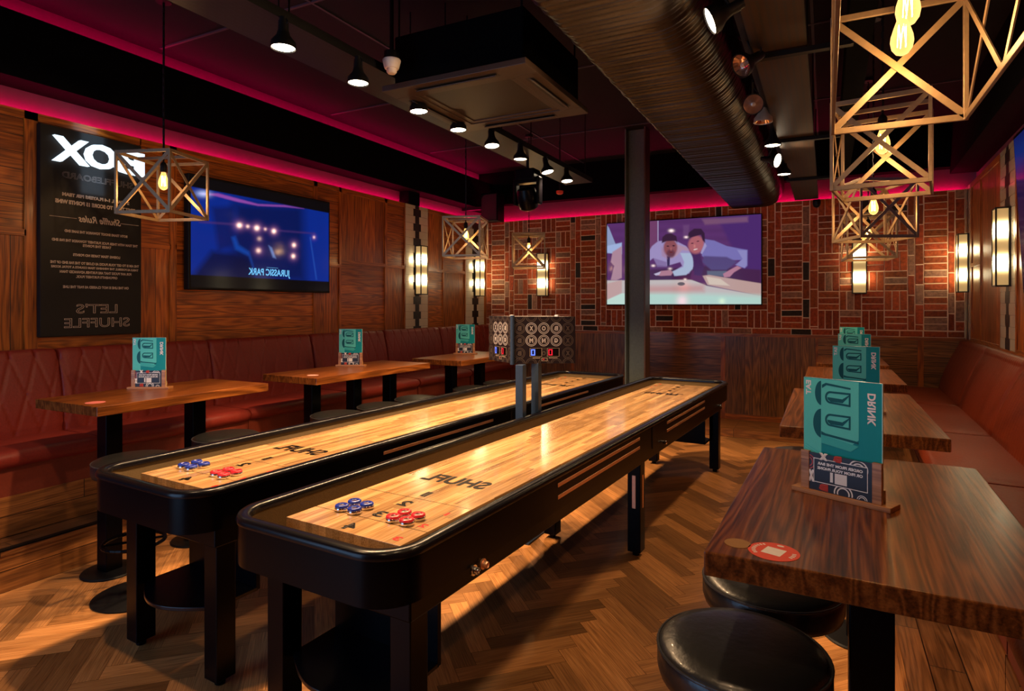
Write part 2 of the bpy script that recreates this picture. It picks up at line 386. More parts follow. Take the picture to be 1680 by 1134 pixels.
# (more below)
# ============================================================ THE SETTING
# floor: herringbone parquet, one plank per face pair
def floor_mesh():
    bm = bmesh.new(); uvl = bm.loops.layers.uv.new('UVMap'); fl = bm.faces.layers.float.new('rnd')
    w, L = .098, .49; n = 5
    a = Vector((1, 1, 0)).normalized(); b = Vector((-1, 1, 0)).normalized()
    x0, x1, y0, y1 = XL-.1, XR+.2, YB, FY+.1
    def plank(o, u, v, lu, lv, k):
        P = [o, o+u*lu, o+u*lu+v*lv, o+v*lv]
        c = sum(P, Vector())/4
        if not (x0-.4 < c.x < x1+.4 and y0-.4 < c.y < y1+.4): return
        P = [Vector((min(max(p.x, x0), x1), min(max(p.y, y0), y1), 0)) for p in P]
        g = .0012
        P2 = [p + (c-p).normalized()*g for p in P]
        try: f = bm.faces.new([bm.verts.new(p) for p in P2])
        except ValueError: return
        if f.calc_area() < 1e-5: bm.faces.remove(f); return
        f[fl] = k
        for l, p in zip(f.loops, P2):
            d = p-o; l[uvl].uv = (d.dot(u)+k*37, d.dot(v)+.05)
    for i in range(-120, 121):
        for j in range(-120, 121):
            o = a*(i*w) + b*(j*w)
            if not (x0-1 < o.x < x1+1 and y0-1 < o.y < y1+1): continue
            k = (i-j) % (2*n)
            if k == 0: plank(o, a, b, L, w, random.random())
            elif k == 2*n-1: plank(o, b, a, L, w, random.random())
    # dark joint layer just below
    me = bpy.data.meshes.new('floor'); 
    vs = [bm.verts.new(p) for p in ((x0, y0, -.002), (x1, y0, -.002), (x1, y1, -.002), (x0, y1, -.002))]
    f = bm.faces.new(vs); f.material_index = 1
    bmesh.ops.recalc_face_normals(bm, faces=bm.faces)
    for f in bm.faces:
        if f.normal.z < 0: f.normal_flip()
    bm.to_mesh(me); bm.free(); me.materials.append(M['floor']); me.materials.append(M['ink'])
    o = bpy.data.objects.new('floor', me); C.objects.link(o); return struct(o)
floor_mesh()
struct(MB().box((XL-.2, YB, ZC), (XR+.6, FY+.3, ZC+.1)).build('ceiling', M['ceil']))
b = MB()
for y in (1.2, 3.15, 5.1, 7.0): b.box((XL, y, ZC-.012), (XR+.4, y+.02, ZC))
for x in (-3.2, -.1): b.box((x, YB, ZC-.010), (x+.02, FY, ZC))
struct(b.build('trim_1', M['ceilline']), 'thin ceiling joint strips between the dark ceiling boards', 'trim')
# ---- left wall
struct(MB().box((XL-.20, YB, 0), (XL-.12, FY+.2, ZC)).build('wall_left', M['band']))
def panel_wall_left():
    root = struct(thing('wall_left', None, None))
    b = {k: MB() for k in ('pan_v', 'pan_h', 'pan_plain', 'stile_v', 'stile_y')}
    z0 = ZW-.03
    b['stile_y'].box((XL-.12, YB, z0), (XL-.02, FY, ZT-.005))
    def cell(y0, y1, za, zb, k): b[k].box((XL-.025, y0, za), (XL-.015, y1, zb))
    def st(y0, y1, za=z0, zb=ZT): b['stile_v'].box((XL-.02, y0, za), (XL, y1, zb))
    def rl(y0, y1, za, zb): b['stile_y'].box((XL-.02, y0, za), (XL, y1, zb))
    for y0, y1, up, lo, zs in ((.2, 2.20, 'pan_h', 'pan_v', 2.10), (2.28, 2.99, 'pan_h', 'pan_h', 2.1), (3.0, 3.24, 'pan_h', 'pan_v', 2.09), (3.30, 4.85, 'pan_h', 'pan_h', 2.1),
                           (4.905, 5.235, 'pan_h', 'pan_v', 2.05), (5.27, 6.035, 'pan_v', 'pan_h', 2.1), (6.08, 6.43, 'pan_h', 'pan_plain', 2.1),
                           (6.97, 7.33, 'pan_v', 'pan_h', 2.10), (7.37, 7.93, 'pan_h', 'pan_plain', 2.10)):
        cell(y0, y1, zs+.02, ZT-.05, up); cell(y0, y1, z0+.02, zs-.02, lo); rl(y0-.01, y1+.01, zs-.022, zs+.022)
    for y0, y1 in ((YB, .2), (2.20, 2.28), (2.99, 3.0), (3.24, 3.30), (4.85, 4.905), (5.235, 5.27), (6.035, 6.08), (6.43, 6.45), (6.95, 6.97), (7.33, 7.37), (7.93, 7.945), (8.50, FY)): st(y0, y1)
    rl(YB, FY, ZT-.055, ZT); rl(YB, FY, z0, z0+.03)
    for k, m in b.items(): struct(m.build('oak_panelling' if k[0] == 'p' else 'panel_frame', M[k], root))
    return root
panel_wall_left()
def tile_strip(name, length, h, parent=None):
    """tiles in local y / z on plane x=0, facing +x"""
    b = MB(); g = .0025; H = .0975; z = 0; r = 0
    b.box((-.01, 0, 0), (0, length, h), 2)
    while z < h-.01:
        z1 = min(z+H, h)
        q = (.42, .60) if r % 2 else (.34, .68)
        for a, c, mi in ((0, q[0], 0), (q[0], q[1], 1), (q[1], 1, 0)):
            b.box((0, a*length+g/2, z+g/2), (.006, c*length-g/2, z1-g/2), mi)
        z = z1; r += 1
    return struct(b.build(name, [M['tile'], M['tileblack'], M['grout']], parent, bevel=0))
for y0, y1, n in ((6.45, 6.95, 'wall_tile_strip'), (7.945, 8.50, 'wall_tile_strip')):
    o = tile_strip(n, y1-y0, ZT-ZW+.0); o.location = (XL-.004, y0, ZW-.0)
# cove and bulkhead along the left wall
struct(MB().box((XL-.12, YB, 3.10), (-4.72, FY, 3.53)).build('trim_2', M['soffit']), 'black bulkhead running above the left wall', 'trim')
struct(MB().box((XL-.12, 6.48, ZT), (XL+.03, 6.72, 3.10)).build('trim_3', M['soffit']))
b = MB(); b.box((XL-.09, YB, ZT+.004), (XL-.07, FY, ZT+.016))
tag(b.build('led_strip', M['magenta']), 'magenta light strip lying on the ledge above the left wall panelling', 'light strip')
b = MB(); b.box((-4.90, YB, 3.533), (-4.87, FY, 3.545))
tag(b.build('led_strip', M['magenta_low']), 'magenta light strip on top of the black bulkhead shining on the ceiling', 'light strip')
struct(MB().box((-2.3, YB-.12, 0), (XR+.4, YB, ZC)).box((XL-.2, YB-.12, 2.7), (-2.3, YB, ZC)).build('wall_near', M['stile_x']))  # unseen wall, added with its left side open to steer the blue light
# ---- far wall
struct(MB().box((XL-.2, FY+.13, 0), (XR+.6, FY+.25, ZC)).build('wall_far', M['band']))
struct(MB().box((XL-.1, FY+.0, ZW-.02), (XR+.1, FY+.06, ZT)).box((XL-.1, FY+.06, ZW-.02), (XR+.1, FY+.13, ZT-.02)).build('wall_far', M['mortar']))
tag(MB().box((XL, FY+.085, ZT-.018), (XR, FY+.105, ZT-.006)).build('led_strip', M['magenta_far']), 'magenta light strip on the ledge above the brick wall', 'light strip')
struct(MB().box((XL-.12, FY-.03, 3.20), (XR+.1, FY+.13, ZC)).build('trim_12', M['soffit']), 'black bulkhead above the brick wall', 'trim')
def bricks():
    V, F, K = [], [], []
    g = .0058
    def brick(x0, x1, z0, z1):
        if z1-z0 < .012 or x1-x0 < .012: return
        r = random.random()
        if r < .04: c = (.03, .017, .012)
        elif r < .16: k = random.uniform(.6, 1); c = (.42*k, .20*k, .13*k)
        else: k = random.uniform(.55, 1.15); c = (.42*k, .062*k+random.uniform(0, .02), .018*k)
        d = random.uniform(.006, .011); n = len(V); e = .003
        j = lambda: random.uniform(-.0022, .0022)
        a = [(x0+g+j(), z0+g+j()), (x1-g+j(), z0+g+j()), (x1-g+j(), z1-g+j()), (x0+g+j(), z1-g+j())]
        cx, cz = (x0+x1)/2, (z0+z1)/2
        for x, z in a: V.append((x, FY, z))
        for x, z in a: V.append((x+(e if x < cx else -e), FY-d, z+(e if z < cz else -e)))
        for q in ((4, 5, 6, 7), (0, 1, 5, 4), (1, 2, 6, 5), (2, 3, 7, 6), (3, 0, 4, 7)): F.append([n+i for i in q]); K.append(c)
    h = .0785; zb = ZW+.078
    x = XL
    while x < XR: brick(x, min(x+.235, XR), ZW, zb-.002); x += .235
    def vcol(x0, x1, off):
        z = zb + off-.235
        while z < ZT: brick(x0, x1, max(z, zb), min(z+.235, ZT)); z += .235
    def ladder(x0, x1):
        z = zb
        while z < ZT: brick(x0, x1, z, min(z+h, ZT)); z += h
    def basket(x0, x1, n):
        w = (x1-x0)/n
        for i in range(n):
            z = zb; r = 0
            while z < ZT:
                zz = min(z+3*h, ZT)
                if (i+r) % 2:
                    for q in range(3): brick(x0+i*w, x0+(i+1)*w, z+q*h, min(z+(q+1)*h, ZT)) if z+q*h < ZT-.01 else None
                else:
                    for q in range(3): brick(x0+i*w+q*w/3, x0+i*w+(q+1)*w/3, z, zz)
                z += 3*h; r += 1
    vcol(-4.86, -4.76, .1); ladder(-4.76, -4.527); vcol(-4.527, -4.444, .2); vcol(-4.444, -4.364, .06); basket(-4.364, -3.413, 4)
    vcol(-3.413, -3.332, .12); vcol(-3.332, -3.247, .0); ladder(-3.247, -3.016); vcol(-3.016, -2.936, .17); vcol(-2.936, -2.855, .05)
    basket(-2.855, -.675, 9); vcol(-.675, -.583, .2); vcol(-.583, -.511, .09); ladder(-.511, -.264); vcol(-.264, -.181, .14); vcol(-.181, -.088, .03)
    basket(-.088, .86, 4); vcol(.86, .932, .18); vcol(.932, 1.019, .07); ladder(1.019, 1.251); vcol(1.251, 1.32, .2); vcol(1.32, XR, .11)
    me = bpy.data.meshes.new('brickwork'); me.from_pydata(V, [], F)
    ca = me.color_attributes.new('col', 'FLOAT_COLOR', 'CORNER')
    ca.data.foreach_set('color', np.repeat(np.array([(*c, 1) for c in K], dtype=np.float32), 4, axis=0).ravel())
    me.materials.append(M['brick']); o = bpy.data.objects.new('wall_far', me); C.objects.link(o)
    return struct(o)
bricks()
def wainscot():
    root = struct(thing('wall_far', None, None)); b = {k: MB() for k in ('fpan_v', 'fpan_h', 'stile_v', 'stile_x')}
    y0 = FY+.0
    b['stile_x'].box((XL, FY+.0, .0), (XR, FY+.05, ZW))
    for x0, x1, k in ((-4.3, -3.4, 'fpan_v'), (-3.35, -2.26, 'fpan_v'), (-2.21, -1.25, 'fpan_h'), (-1.195, -.116, 'fpan_v'), (-.088, .956, 'fpan_h'), (1.016, XR, 'fpan_h')):
        b[k].box((x0, y0-.008, .16), (x1, y0, ZW-.03))
    for x0, x1 in ((-3.4, -3.35), (-2.26, -2.21), (-1.25, -1.195), (-.116, -.088), (.956, 1.016)): b['stile_v'].box((x0, y0-.022, .10), (x1, y0, ZW-.02))
    b['stile_x'].box((XL, y0-.025, ZW-.035), (XR, y0, ZW)); b['stile_x'].box((XL, y0-.02, .10), (XR, y0, .17))
    for k, m in b.items(): struct(m.build('oak_panelling' if 'fpan' in k else 'panel_frame', M[k], root))
wainscot()
# ---- right wall (turned a little)
def rw(d, off=0): # world point d metres along the right wall back from the far corner, off metres into the room
    return Vector((XR - math.sin(PHI)*d - off*math.cos(PHI), FY - math.cos(PHI)*d + off*math.sin(PHI), 0))
def panel_wall_right():
    root = struct(thing('wall_right', None, None, (XR, FY, 0), -PHI))
    b = {k: MB() for k in ('pan_v', 'pan_h', 'stile_v', 'stile_y', 'band')}
    b['band'].box((.12, -10, 0), (.25, .1, ZC)); b['stile_y'].box((.02, -10, 0), (.12, .0, ZT-.004))
    for y0, y1, zs in ((-1.85, -.42, 2.1), (-3.55, -2.46, 2.1), (-5, -3.62, 2.1), (-6.6, -5.1, 2.1), (-9.9, -6.7, 2.1)):
        b['pan_v'].box((.012, y0, ZW), (.022, y1, ZT-.05))
    for y0, y1 in ((-.42, -.36), (-.92, -.88), (-1.88, -1.82), (-2.46, -2.42), (-3.62, -3.55), (-5.1, -5), (-6.7, -6.6)): b['stile_v'].box((0, y0, ZW-.03), (.02, y1, ZT))
    b['stile_y'].box((0, -10, ZT-.055), (.02, 0, ZT)); b['stile_y'].box((0, -10, ZW-.05), (.02, 0, ZW+.02))
    b['stile_y'].box((0, -.9, 2.02), (.02, -.42, 2.06))
    for k, m in b.items(): struct(m.build({'p': 'oak_panelling', 's': 'panel_frame', 'b': 'upper_wall'}[k[0]], M[k], root))
    for y0, y1 in ((-.36, -.02), (-2.42, -1.88)):
        o = tile_strip('wall_tile_strip', y1-y0, ZT-ZW, root); o.matrix_local = Matrix.Translation((.004, y1, ZW)) @ Matrix.Rotation(PI, 4, 'Z')
    tag(MB().box((.05, -10, ZT+.004), (.065, -.02, ZT+.016)).build('led_strip', M['magenta_right'], loc=(XR, FY, 0), rz=-PHI), 'magenta light strip on the ledge above the right wall', 'light strip')
    struct(MB().box((-.14, -10, 3.12), (.12, 0, ZC)).build('trim_4', M['soffit'], loc=(XR, FY, 0), rz=-PHI), 'black bulkhead above the right wall', 'trim')
panel_wall_right()
# ---- platforms
struct(MB().box((XL-.12, YB, 0), (-4.085, FY, .238)).build('trim_5', M['tread']), 'raised platform boards under the left banquette', 'platform')
b = MB().box((-4.085, YB, 0), (-4.075, FY, .205)); struct(b.build('trim_6', M['riser_y']))
struct(MB().box((-4.085, YB, .205), (-4.068, FY, .232)).build('trim_7', M['riser_y']))
struct(MB().box((-4.10, YB, .232), (-4.066, FY, .243)).build('trim_8', M['blackmat']), 'dark metal nosing along the left platform edge', 'trim')
struct(MB().box((.27, YB, 0), (XR+.5, FY, .19)).build('trim_9', M['tread']), 'raised platform boards under the right banquette', 'platform')
struct(MB().box((.255, YB, .0), (.272, FY, .192)).build('trim_10', M['riser_y']))
struct(MB().box((-4.07, 7.87, 0), (.255, FY, .098)).build('trim_11', M['riser_x']), 'low boarded step along the foot of the far wall', 'step')

# ============================================================ BANQUETTES
def banquette(label, w, right=False, group=None):
    """x = out from the wall, y = along it (0..w); z measured from the main floor"""
    r = thing('banquette', label, 'banquette', group=group)
    zp = .19 if right else .24
    zs, zsb = (.655, .58) if right else (.745, .665)
    xf = .74 if right else .615
    bx, bt = (.26, .07) if right else (.165, .09)      # back cushion front at bottom and top
    ztop = 1.215 if right else 1.305
    L = M['leather2'] if right else M['leather']
    MB().box((.02, .004, zp), (xf-.05, w-.004, zsb)).build('base', M['basepan'], r)
    MB().box((.03, .0, zp), (xf-.045, w, zp+.235)).build('plinth', M['riser_y'], r)
    # seat cushion with rolled front
    b = MB(); n = 14; pr = []
    rr = (zs-zsb)/2+.012
    pr = [(bx-.08, zs), (xf-.16, zs+.004)] + [(xf-rr+rr*math.sin(a), zs-rr+rr*math.cos(a)) for a in [PI*i/10 for i in range(11)]] + [(bx-.08, zs-2*rr)]
    ny = 28
    rings = []
    for i in range(ny+1):
        y = .004+(w-.008)*i/ny; e = min(y, w-y); k = .012*math.exp(-e/.018)
        rings.append([b.v((x - (k if x > bx else 0), y, z - k*(1 if z > zs-rr else -1) - .0025*math.sin(y*9+x*6)*(x > bx) )) for x, z in pr])
    for a_, c_ in zip(rings, rings[1:]):
        for j in range(len(pr)): b.f([a_[j], a_[(j+1) % len(pr)], c_[(j+1) % len(pr)], c_[j]])
    b.f(rings[0]); b.f(rings[-1][::-1])
    b.build('seat', L, r, smooth=True)
    # back cushion
    b = MB(); ny = 104; nz = 44; G = []
    for i in range(ny+1):
        y = .003+(w-.006)*i/ny; row = []; e = min(y, w-y); edge = .022*math.exp(-e/.02)
        for j in range(nz+1):
            f = j/nz; z = zs-.02+(ztop-.055-zs+.02)*f
            x = bx + (bt-bx)*f**1.2 - edge + .012*math.sin(PI*f)
            if right:
                d = abs(((y/.062) % 1)-.5)*.062; x -= .003*math.exp(-(d/.006)**2)
            else:
                p = .1475; q = (1.255-z)*.298
                for s_ in (-1, 1):
                    d = abs((((y+s_*q)/p+.5) % 1)-.5)*p
                    if z < 1.255: x -= .0085*math.exp(-(d/.0065)**2)
            row.append((x, y, z))
        # rolled top
        xt, zt0 = row[-1][0], row[-1][2]; R = .055
        for a in range(1, 8):
            t_ = a/7*PI/2; row.append((xt-.055*(1-math.cos(t_))*.9, y, zt0+R*math.sin(t_)-edge*.5*math.sin(t_)))
        row.append((.0, y, ztop-.002-edge*.5)); row.append((.0, y, zs-.02))
        G.append([b.v(p) for p in row])
    for a_, c_ in zip(G, G[1:]):
        for j in range(len(a_)): b.f([a_[j], a_[(j+1) % len(a_)], c_[(j+1) % len(c_)], c_[j]])
    b.f(G[0]); b.f(G[-1][::-1])
    b.build('backrest', L, r, smooth=True, angle=60)
    return r
ys = [1.19, 2.37, 3.55, 4.75, 5.95, 7.15]
lab = ['oxblood leather banquette section with stitched backrest at the left edge of the photo', 'oxblood leather banquette section under the black rules sign, behind the nearest left table',
       'oxblood leather banquette section below the left half of the blue television', 'oxblood leather banquette section below the right end of the blue television',
       'oxblood leather banquette section before the first black and cream tile strip', 'oxblood leather banquette section below the tile strip nearer the television']
B0 = banquette(lab[0], 1.18, group='left wall banquette sections'); B0.location = (XL, ys[0], 0)
for y, l in zip(ys[1:], lab[1:]):
    o = dup(B0, (XL, y, 0), 0, l)
    if abs(y-3.55) < .01 or abs(y-4.75) < .01: pass
o = banquette('oxblood leather banquette section in the far left corner against the brick wall', FY-8.35+.0+.0-.02, group='left wall banquette sections'); o.location = (XL, 8.34, 0)
ysr = [(0.02, 'dark red banquette section touching the brick wall at the right'), (1.52, 'dark red banquette section behind the third right table'), (3.02, 'dark red banquette section behind the second right table'), (4.52, 'dark red banquette section beside the nearest right table'), (6.02, 'dark red banquette section at the right edge of the photo nearest the viewer')]
p = rw(0.02); B1 = banquette(ysr[0][1], 1.49, True, 'right wall banquette sections'); B1.location = p; B1.rotation_euler.z = PI-PHI
for d, l in ysr[1:]: dup(B1, rw(d), PI-PHI, l)

# ============================================================ SHUFFLEBOARD TABLES
def shuffleboard(label, loc, shelf_blue=False):
    r = thing('shuffleboard_table', label, 'shuffleboard table', loc, -TH)
    Lh, W2 = 4.95, .40
    path = rrect(-W2, W2, 0, Lh, .15, 12)
    rim = [(d, z) for d, z in [(-.006, .835), (-.008, .846), (-.004, .856), (.004, .862), (.03, .862), (.038, .857), (.041, .848), (.041, .835)]]
    MB().sweep(path, rim).build('rim', M['rim'], r, smooth=True)
    MB().sweep(path, [(0, .69), (0, .836), (.03, .836), (.03, .69)]).build('skirt', M['black'], r, smooth=True)
    MB().sweep(path, [(.03, .72), (.03, .845), (.036, .845), (.036, .72)]).build('side_lining', M['carpet'], r, smooth=True)
    g = MB(); vs = [g.v((x+nx*.034, y+ny*.034, .728)) for x, y, nx, ny in path]; g.f(vs)
    vs = [g.v((x+nx*.034, y+ny*.034, .70)) for x, y, nx, ny in path]; g.f(vs); g.build('gutter_floor', M['carpet'], r)
    MB().box((-.355, .14, .60), (.355, Lh-.14, .70)).build('cradle', M['black'], r, bevel=.006)
    MB().box((-.275, .185, .745), (.275, Lh-.2, .815)).build('playing_board', M['lane'], r, bevel=.0015)
    zt = .8156
    for y in (.325, .60, Lh-.335, Lh-.61): MB().box((-.2745, y, .8145), (.2745, y+.0022, zt)).build('score_line', M['ink'], r)
    for end in (0, 1):
        T = (lambda x, y: (x, y, zt)) if not end else (lambda x, y: (-x, Lh-y-.015, zt)); s = -1 if end else 1
        b = MB(); put_text(b, 'SHUFL', T(0, .885), (-s, 0, 0), (0, s, 0), .1, width=.335, height=.112, bold=.004)
        b.build('board_logo', M['ink'], r)
        for ch, y in (('4', .235), ('3', .385), ('2', .53), ('1', .665)):
            b = MB(); put_text(b, ch, T(.005, y), (-s, 0, 0), (0, s, 0), .1, height=.062, width=.05 if ch != '1' else .03, outline=.004); b.build('score_number', M['ink'], r)
    for end in (0, 1):
        T = (lambda x, y: (x, y, zt)) if not end else (lambda x, y: (-x, Lh-y-.015, zt)); s = -1 if end else 1
        for ch, y in (('3', .23), ('2', .37), ('1', .51)): b = MB(); put_text(b, ch, T(.225, y), (-s, 0, 0), (0, s, 0), .06, height=.034, width=.03 if ch != '1' else .012, bold=.002); b.build('red_digit', M['redink'], r)
    for y in (.155, 2.40, 4.70):
        for s in (-1, 1):
            b = MB().box((s*.30-.043, y, .03), (s*.30+.043, y+.09, .605)); b.lathe([(.022, 0), (.022, .03)], (s*.30, y+.045, 0), 14)
            lg = b.build('leg', M['black'], r, bevel=.004)
            if y == 2.40:
                MB().box((s*.30-.012, y-.003, .31), (s*.30+.012, y+.001, .52)).build('copper_inlay', M['copper'], lg, bevel=.0015)
                MB().box((s*.344-.002, y+.035, .31), (s*.344+.002, y+.055, .52)).build('copper_inlay', M['copper'], lg, bevel=.0015)
    for y, q in ((.155, -1), (4.745, 1)):
        n = 20; pts = [(-.257, y+.10*(-q)), ] if False else []
        yc = y + (.045 if q < 0 else .0)
        pts = [(-.257, yc-q*.22)] + [(-.257+.514*i/n, yc + q*.115*math.sin(PI*i/n)) for i in range(n+1)] + [(.257, yc-q*.22)]
        MB().prism(pts, .295, .312, 'xy').build('shelf', M['rim'], r, bevel=.003)
        MB().box((-.257, yc-q*.22-.01, .30), (.257, yc-q*.22+.01, .605)).build('back_panel', M['black'], r)
    for s in (-1, 1):
        for z in (.800, .746):
            for y0, y1 in ((1.10, 2.22), (2.79, 3.89)):
                MB().box((s*.4+(-.004 if s > 0 else -.002), y0, z-.009), (s*.4+(.002 if s > 0 else .004), y1, z+.009)).build('copper_strip', M['copper'], r, bevel=.002)
        MB().box((s*.4-.003, 2.455, .69), (s*.4+.003, 2.475, .835)).build('joint_plate', M['blackmat'], r)
        for y in (2.70, 4.44): MB().lathe([(.010, 0), (.012, .004), (.012, .022), (.007, .026)], (0, 0, 0), 16, 'x').build('knob', M['chrome'], r, smooth=True, loc=(s*.4, y, .685), rz=0 if s > 0 else PI)
    for y, m in ((.425, 'chrome'), (.485, 'copper')):
        MB().lathe([(.019, 0), (.019, .006), (.013, .006), (.013, .02), (.010, .024), (.008, .018)], (0, 0, 0), 20, 'x').build('push_button', M[m], r, smooth=True, loc=(.4, y, .675))
    return r
SB1 = shuffleboard('nearer black shuffleboard table with maple board, beside the floor walkway', (-1.523, 1.445, 0))
SB2 = dup(SB1, (-2.598, 1.565, 0), -TH, 'farther black shuffleboard table, along the left stools and banquette')
SB2['label'] = 'farther black shuffleboard table with maple board, next to the left stools'
# pucks
def puck(label, capm, group):
    r = thing('shuffleboard_weight', label, 'shuffleboard puck', group=group)
    MB().lathe([(.020, 0), (.0265, .002), (.0275, .006), (.0275, .011), (.0255, .014)], seg=32).build('body', M['chrome'], r, smooth=True)
    MB().lathe([(.0255, .0138), (.0268, .016), (.0255, .021), (.022, .0235), (.015, .0235), (.0125, .021), (.0125, .019)], seg=32).build('cap', capm, r, smooth=True)
    MB().lathe([(.0124, .018), (.0124, .0205)], seg=24).build('centre_disc', M['chrome'], r, smooth=True)
    return r
pk = {'n': [(-1.654, 1.796), (-1.648, 1.860), (-1.588, 1.792), (-1.583, 1.856), (-1.404, 1.790), (-1.398, 1.850), (-1.339, 1.784), (-1.333, 1.846)],
      'f': [(-2.767, 1.915), (-2.759, 1.978), (-2.700, 1.907), (-2.693, 1.969), (-2.506, 1.895), (-2.500, 1.955), (-2.442, 1.885), (-2.436, 1.947)]}
PB = PR = None
for t_, T_ in (('n', 'nearer'), ('f', 'farther')):
    for i, (x, y) in enumerate(pk[t_]):
        blue = i < 4
        where = ['leftmost', 'hindmost', 'frontmost', 'rightmost'][i % 4]
        l = '%s chrome puck with %s cap on the %s shuffleboard, %s of its four' % ('Chrome', 'blue' if blue else 'red', T_, where)
        l = l.replace('Chrome chrome', 'round chrome')
        gname = '%s pucks on the %s shuffleboard' % ('blue' if blue else 'red', T_)
        src = PB if blue else PR
        if src is None:
            o = puck(l, M['bluecap' if blue else 'redcap'], gname); o.location = (x, y, .8152)
            if blue: PB = o
            else: PR = o
        else: dup(src, (x, y, .8152), i*.7, l, gname)
# ============================================================ SCOREBOARD
def scoreboard():
    r = thing('scoreboard', 'two-sided electronic scoreboard box on twin blue grey posts between the shuffleboards', 'scoreboard', (-1.835, 3.83, 0))
    for y in (-.09, .10):
        MB().box((-.028+y*.15, y-.028, 0), (.028+y*.15, y+.028, 1.20)).build('post', M['bluegrey'], r, bevel=.003)
    MB().box((-.06, -.14, 0), (.07, .16, .012)).build('base_plate', M['bluegrey'], r)
    A, B, Cc = Vector((-1.945, 3.815, 0)), Vector((-1.572, 4.045, 0)), Vector((-2.262, 4.035, 0))
    o = Vector((-1.835, 3.83, 0)); A -= o; B -= o; Cc -= o; D = B+Cc-A
    z0, z1 = 1.195, 1.525
    pts = [(p.x, p.y) for p in (A, B, D, Cc)]
    cab = MB().prism(pts, z0, z1, 'xy').build('cabinet', M['scoreface'], r)
    MB().cyl((A.x-.004, A.y-.006, z0-.005), (A.x-.004, A.y-.006, z1+.008), .016, 10).build('corner_post', M['bluegrey'], cab, smooth=True)
    b = MB()
    for p in (A+(Cc-A)*.1, A+(B-A)*.68): b.box((p.x-.012, p.y-.0+.01, z1), (p.x+.012, p.y+.03, z1+.012))
    b.build('fixing', M['white'], cab)
    for P0, P1, first in ((A, B, True), (Cc, A, False)):
        bright, dim, led1, led2, fr = MB(), MB(), MB(), MB(), MB()
        u = (P1-P0); Lf = u.length; u.normalize(); n = Vector((u.y, -u.x, 0))
        if n.dot(Vector((0, -1, 0))) < 0: n = -n
        up = Vector((0, 0, 1)); hgt = z1-z0
        def pt(fu, fv, h=.0015): return P0 + u*(Lf*fu) + up*(z0+hgt*fv) + n*h
        R = .0405
        cols = (.10, .29, .49, .69, .88)
        for ri, (fv, row) in enumerate(((1.02, None), (.75, 'BXOBX'), (.49, 'BMNGX'), (.22, 'B O X'), (-.02, None))):
            for ci, fu in enumerate(cols):
                if row is None:
                    # half rings cut by the edge
                    c = pt(fu, min(max(fv, 0), 1)); s_ = -1 if fv > .5 else 1
                    for a, q in ((R, R*.86), (R*.72, R*.62)):
                        vs = [[dim.v(c+u*math.cos(PI*i/12)*k+up*s_*math.sin(PI*i/12)*k) for i in range(13)] for k in (a, q)]
                        for i in range(12): dim.f([vs[0][i], vs[0][i+1], vs[1][i+1], vs[1][i]])
                    continue
                if row[ci] == ' ': continue
                m = bright if (ci in (1, 2, 3) and ri in (1, 2)) else dim
                ring(m, pt(fu, fv), u, up, R, R*.88); ring(m, pt(fu, fv), u, up, R*.76, R*.66)
                put_text(m, row[ci], pt(fu, fv), -u, up, .05, height=R*.8, width=R*.7, **({'outline': .004} if ri == 2 and ci in (1, 2, 3) else {'bold': .003}))
        for f0, f1, lm in ((.265, .46, led1), (.545, .74, led2)):
            for q0, q1, g0, g1 in ((f0, f1, .15, .155), (f0, f1, .325, .33), (f0, f0+.006, .15, .33), (f1-.006, f1, .15, .33)):
                fr.f([fr.v(pt(a, c, .003)) for a, c in ((q0, g0), (q1, g0), (q1, g1), (q0, g1))])
            dark = MB(); dark.f([dark.v(pt(a, c, .0022)) for a, c in ((f0, .15), (f1, .15), (f1, .33), (f0, .33))]); dark.build('display_window', M['ink'], cab)
            s0, s1 = f0+.018, f0+.085
            for q0, q1, g0, g1 in ((s0, s1, .175, .195), (s0, s1, .285, .305), (s0, s0+.018, .175, .305), (s1-.018, s1, .175, .305)):
                lm.f([lm.v(pt(a, c, .004)) for a, c in ((q0, g0), (q1, g0), (q1, g1), (q0, g1))])
        for q0, q1, g0, g1 in ((.455, .55, .055, .062), (.455, .55, .115, .122), (.455, .462, .055, .122), (.543, .55, .055, .122)):
            fr.f([fr.v(pt(a, c, .003)) for a, c in ((q0, g0), (q1, g0), (q1, g1), (q0, g1))])
        led2.f([led2.v(pt(a, c, .004)) for a, c in ((.48, .08), (.495, .08), (.495, .1), (.48, .1))])
        for a0, a1 in ((.31, .43), (.57, .71)): fr.f([fr.v(pt(a, c, .003)) for a, c in ((a0, .115), (a1, .115), (a1, .128), (a0, .128))])
        bright.build('bright_letter_rings', M['ringprint'], cab); dim.build('dim_letter_rings', M['ringdim'], cab)
        fr.build('display_frame', M['printwarm'], cab)
        led1.build('blue_digit', M['blueled'], cab); led2.build('red_digit', M['redled'], cab)
scoreboard()
# ============================================================ STEEL COLUMN
def column():
    r = struct(thing('steel_column', 'grey and brown steel column standing between the shuffleboards and the brick wall', 'column', (-2.02, 7.25, 0)))
    b = MB(); b.box((-.125, -.105, 0), (-.108, .105, ZC)); b.box((-.108, -.008, 0), (.108, .008, ZC)); struct(b.build('web', M['steelgrey'], r, bevel=.002))
    struct(MB().box((.108, -.105, 0), (.125, .105, ZC)).build('flange', M['steelbrown'], r, bevel=.002))
    b = MB()
    struct(MB().box((-.16, -.14, .0), (.16, .14, .015)).build('base_plate', M['steelgrey'], r))
column()
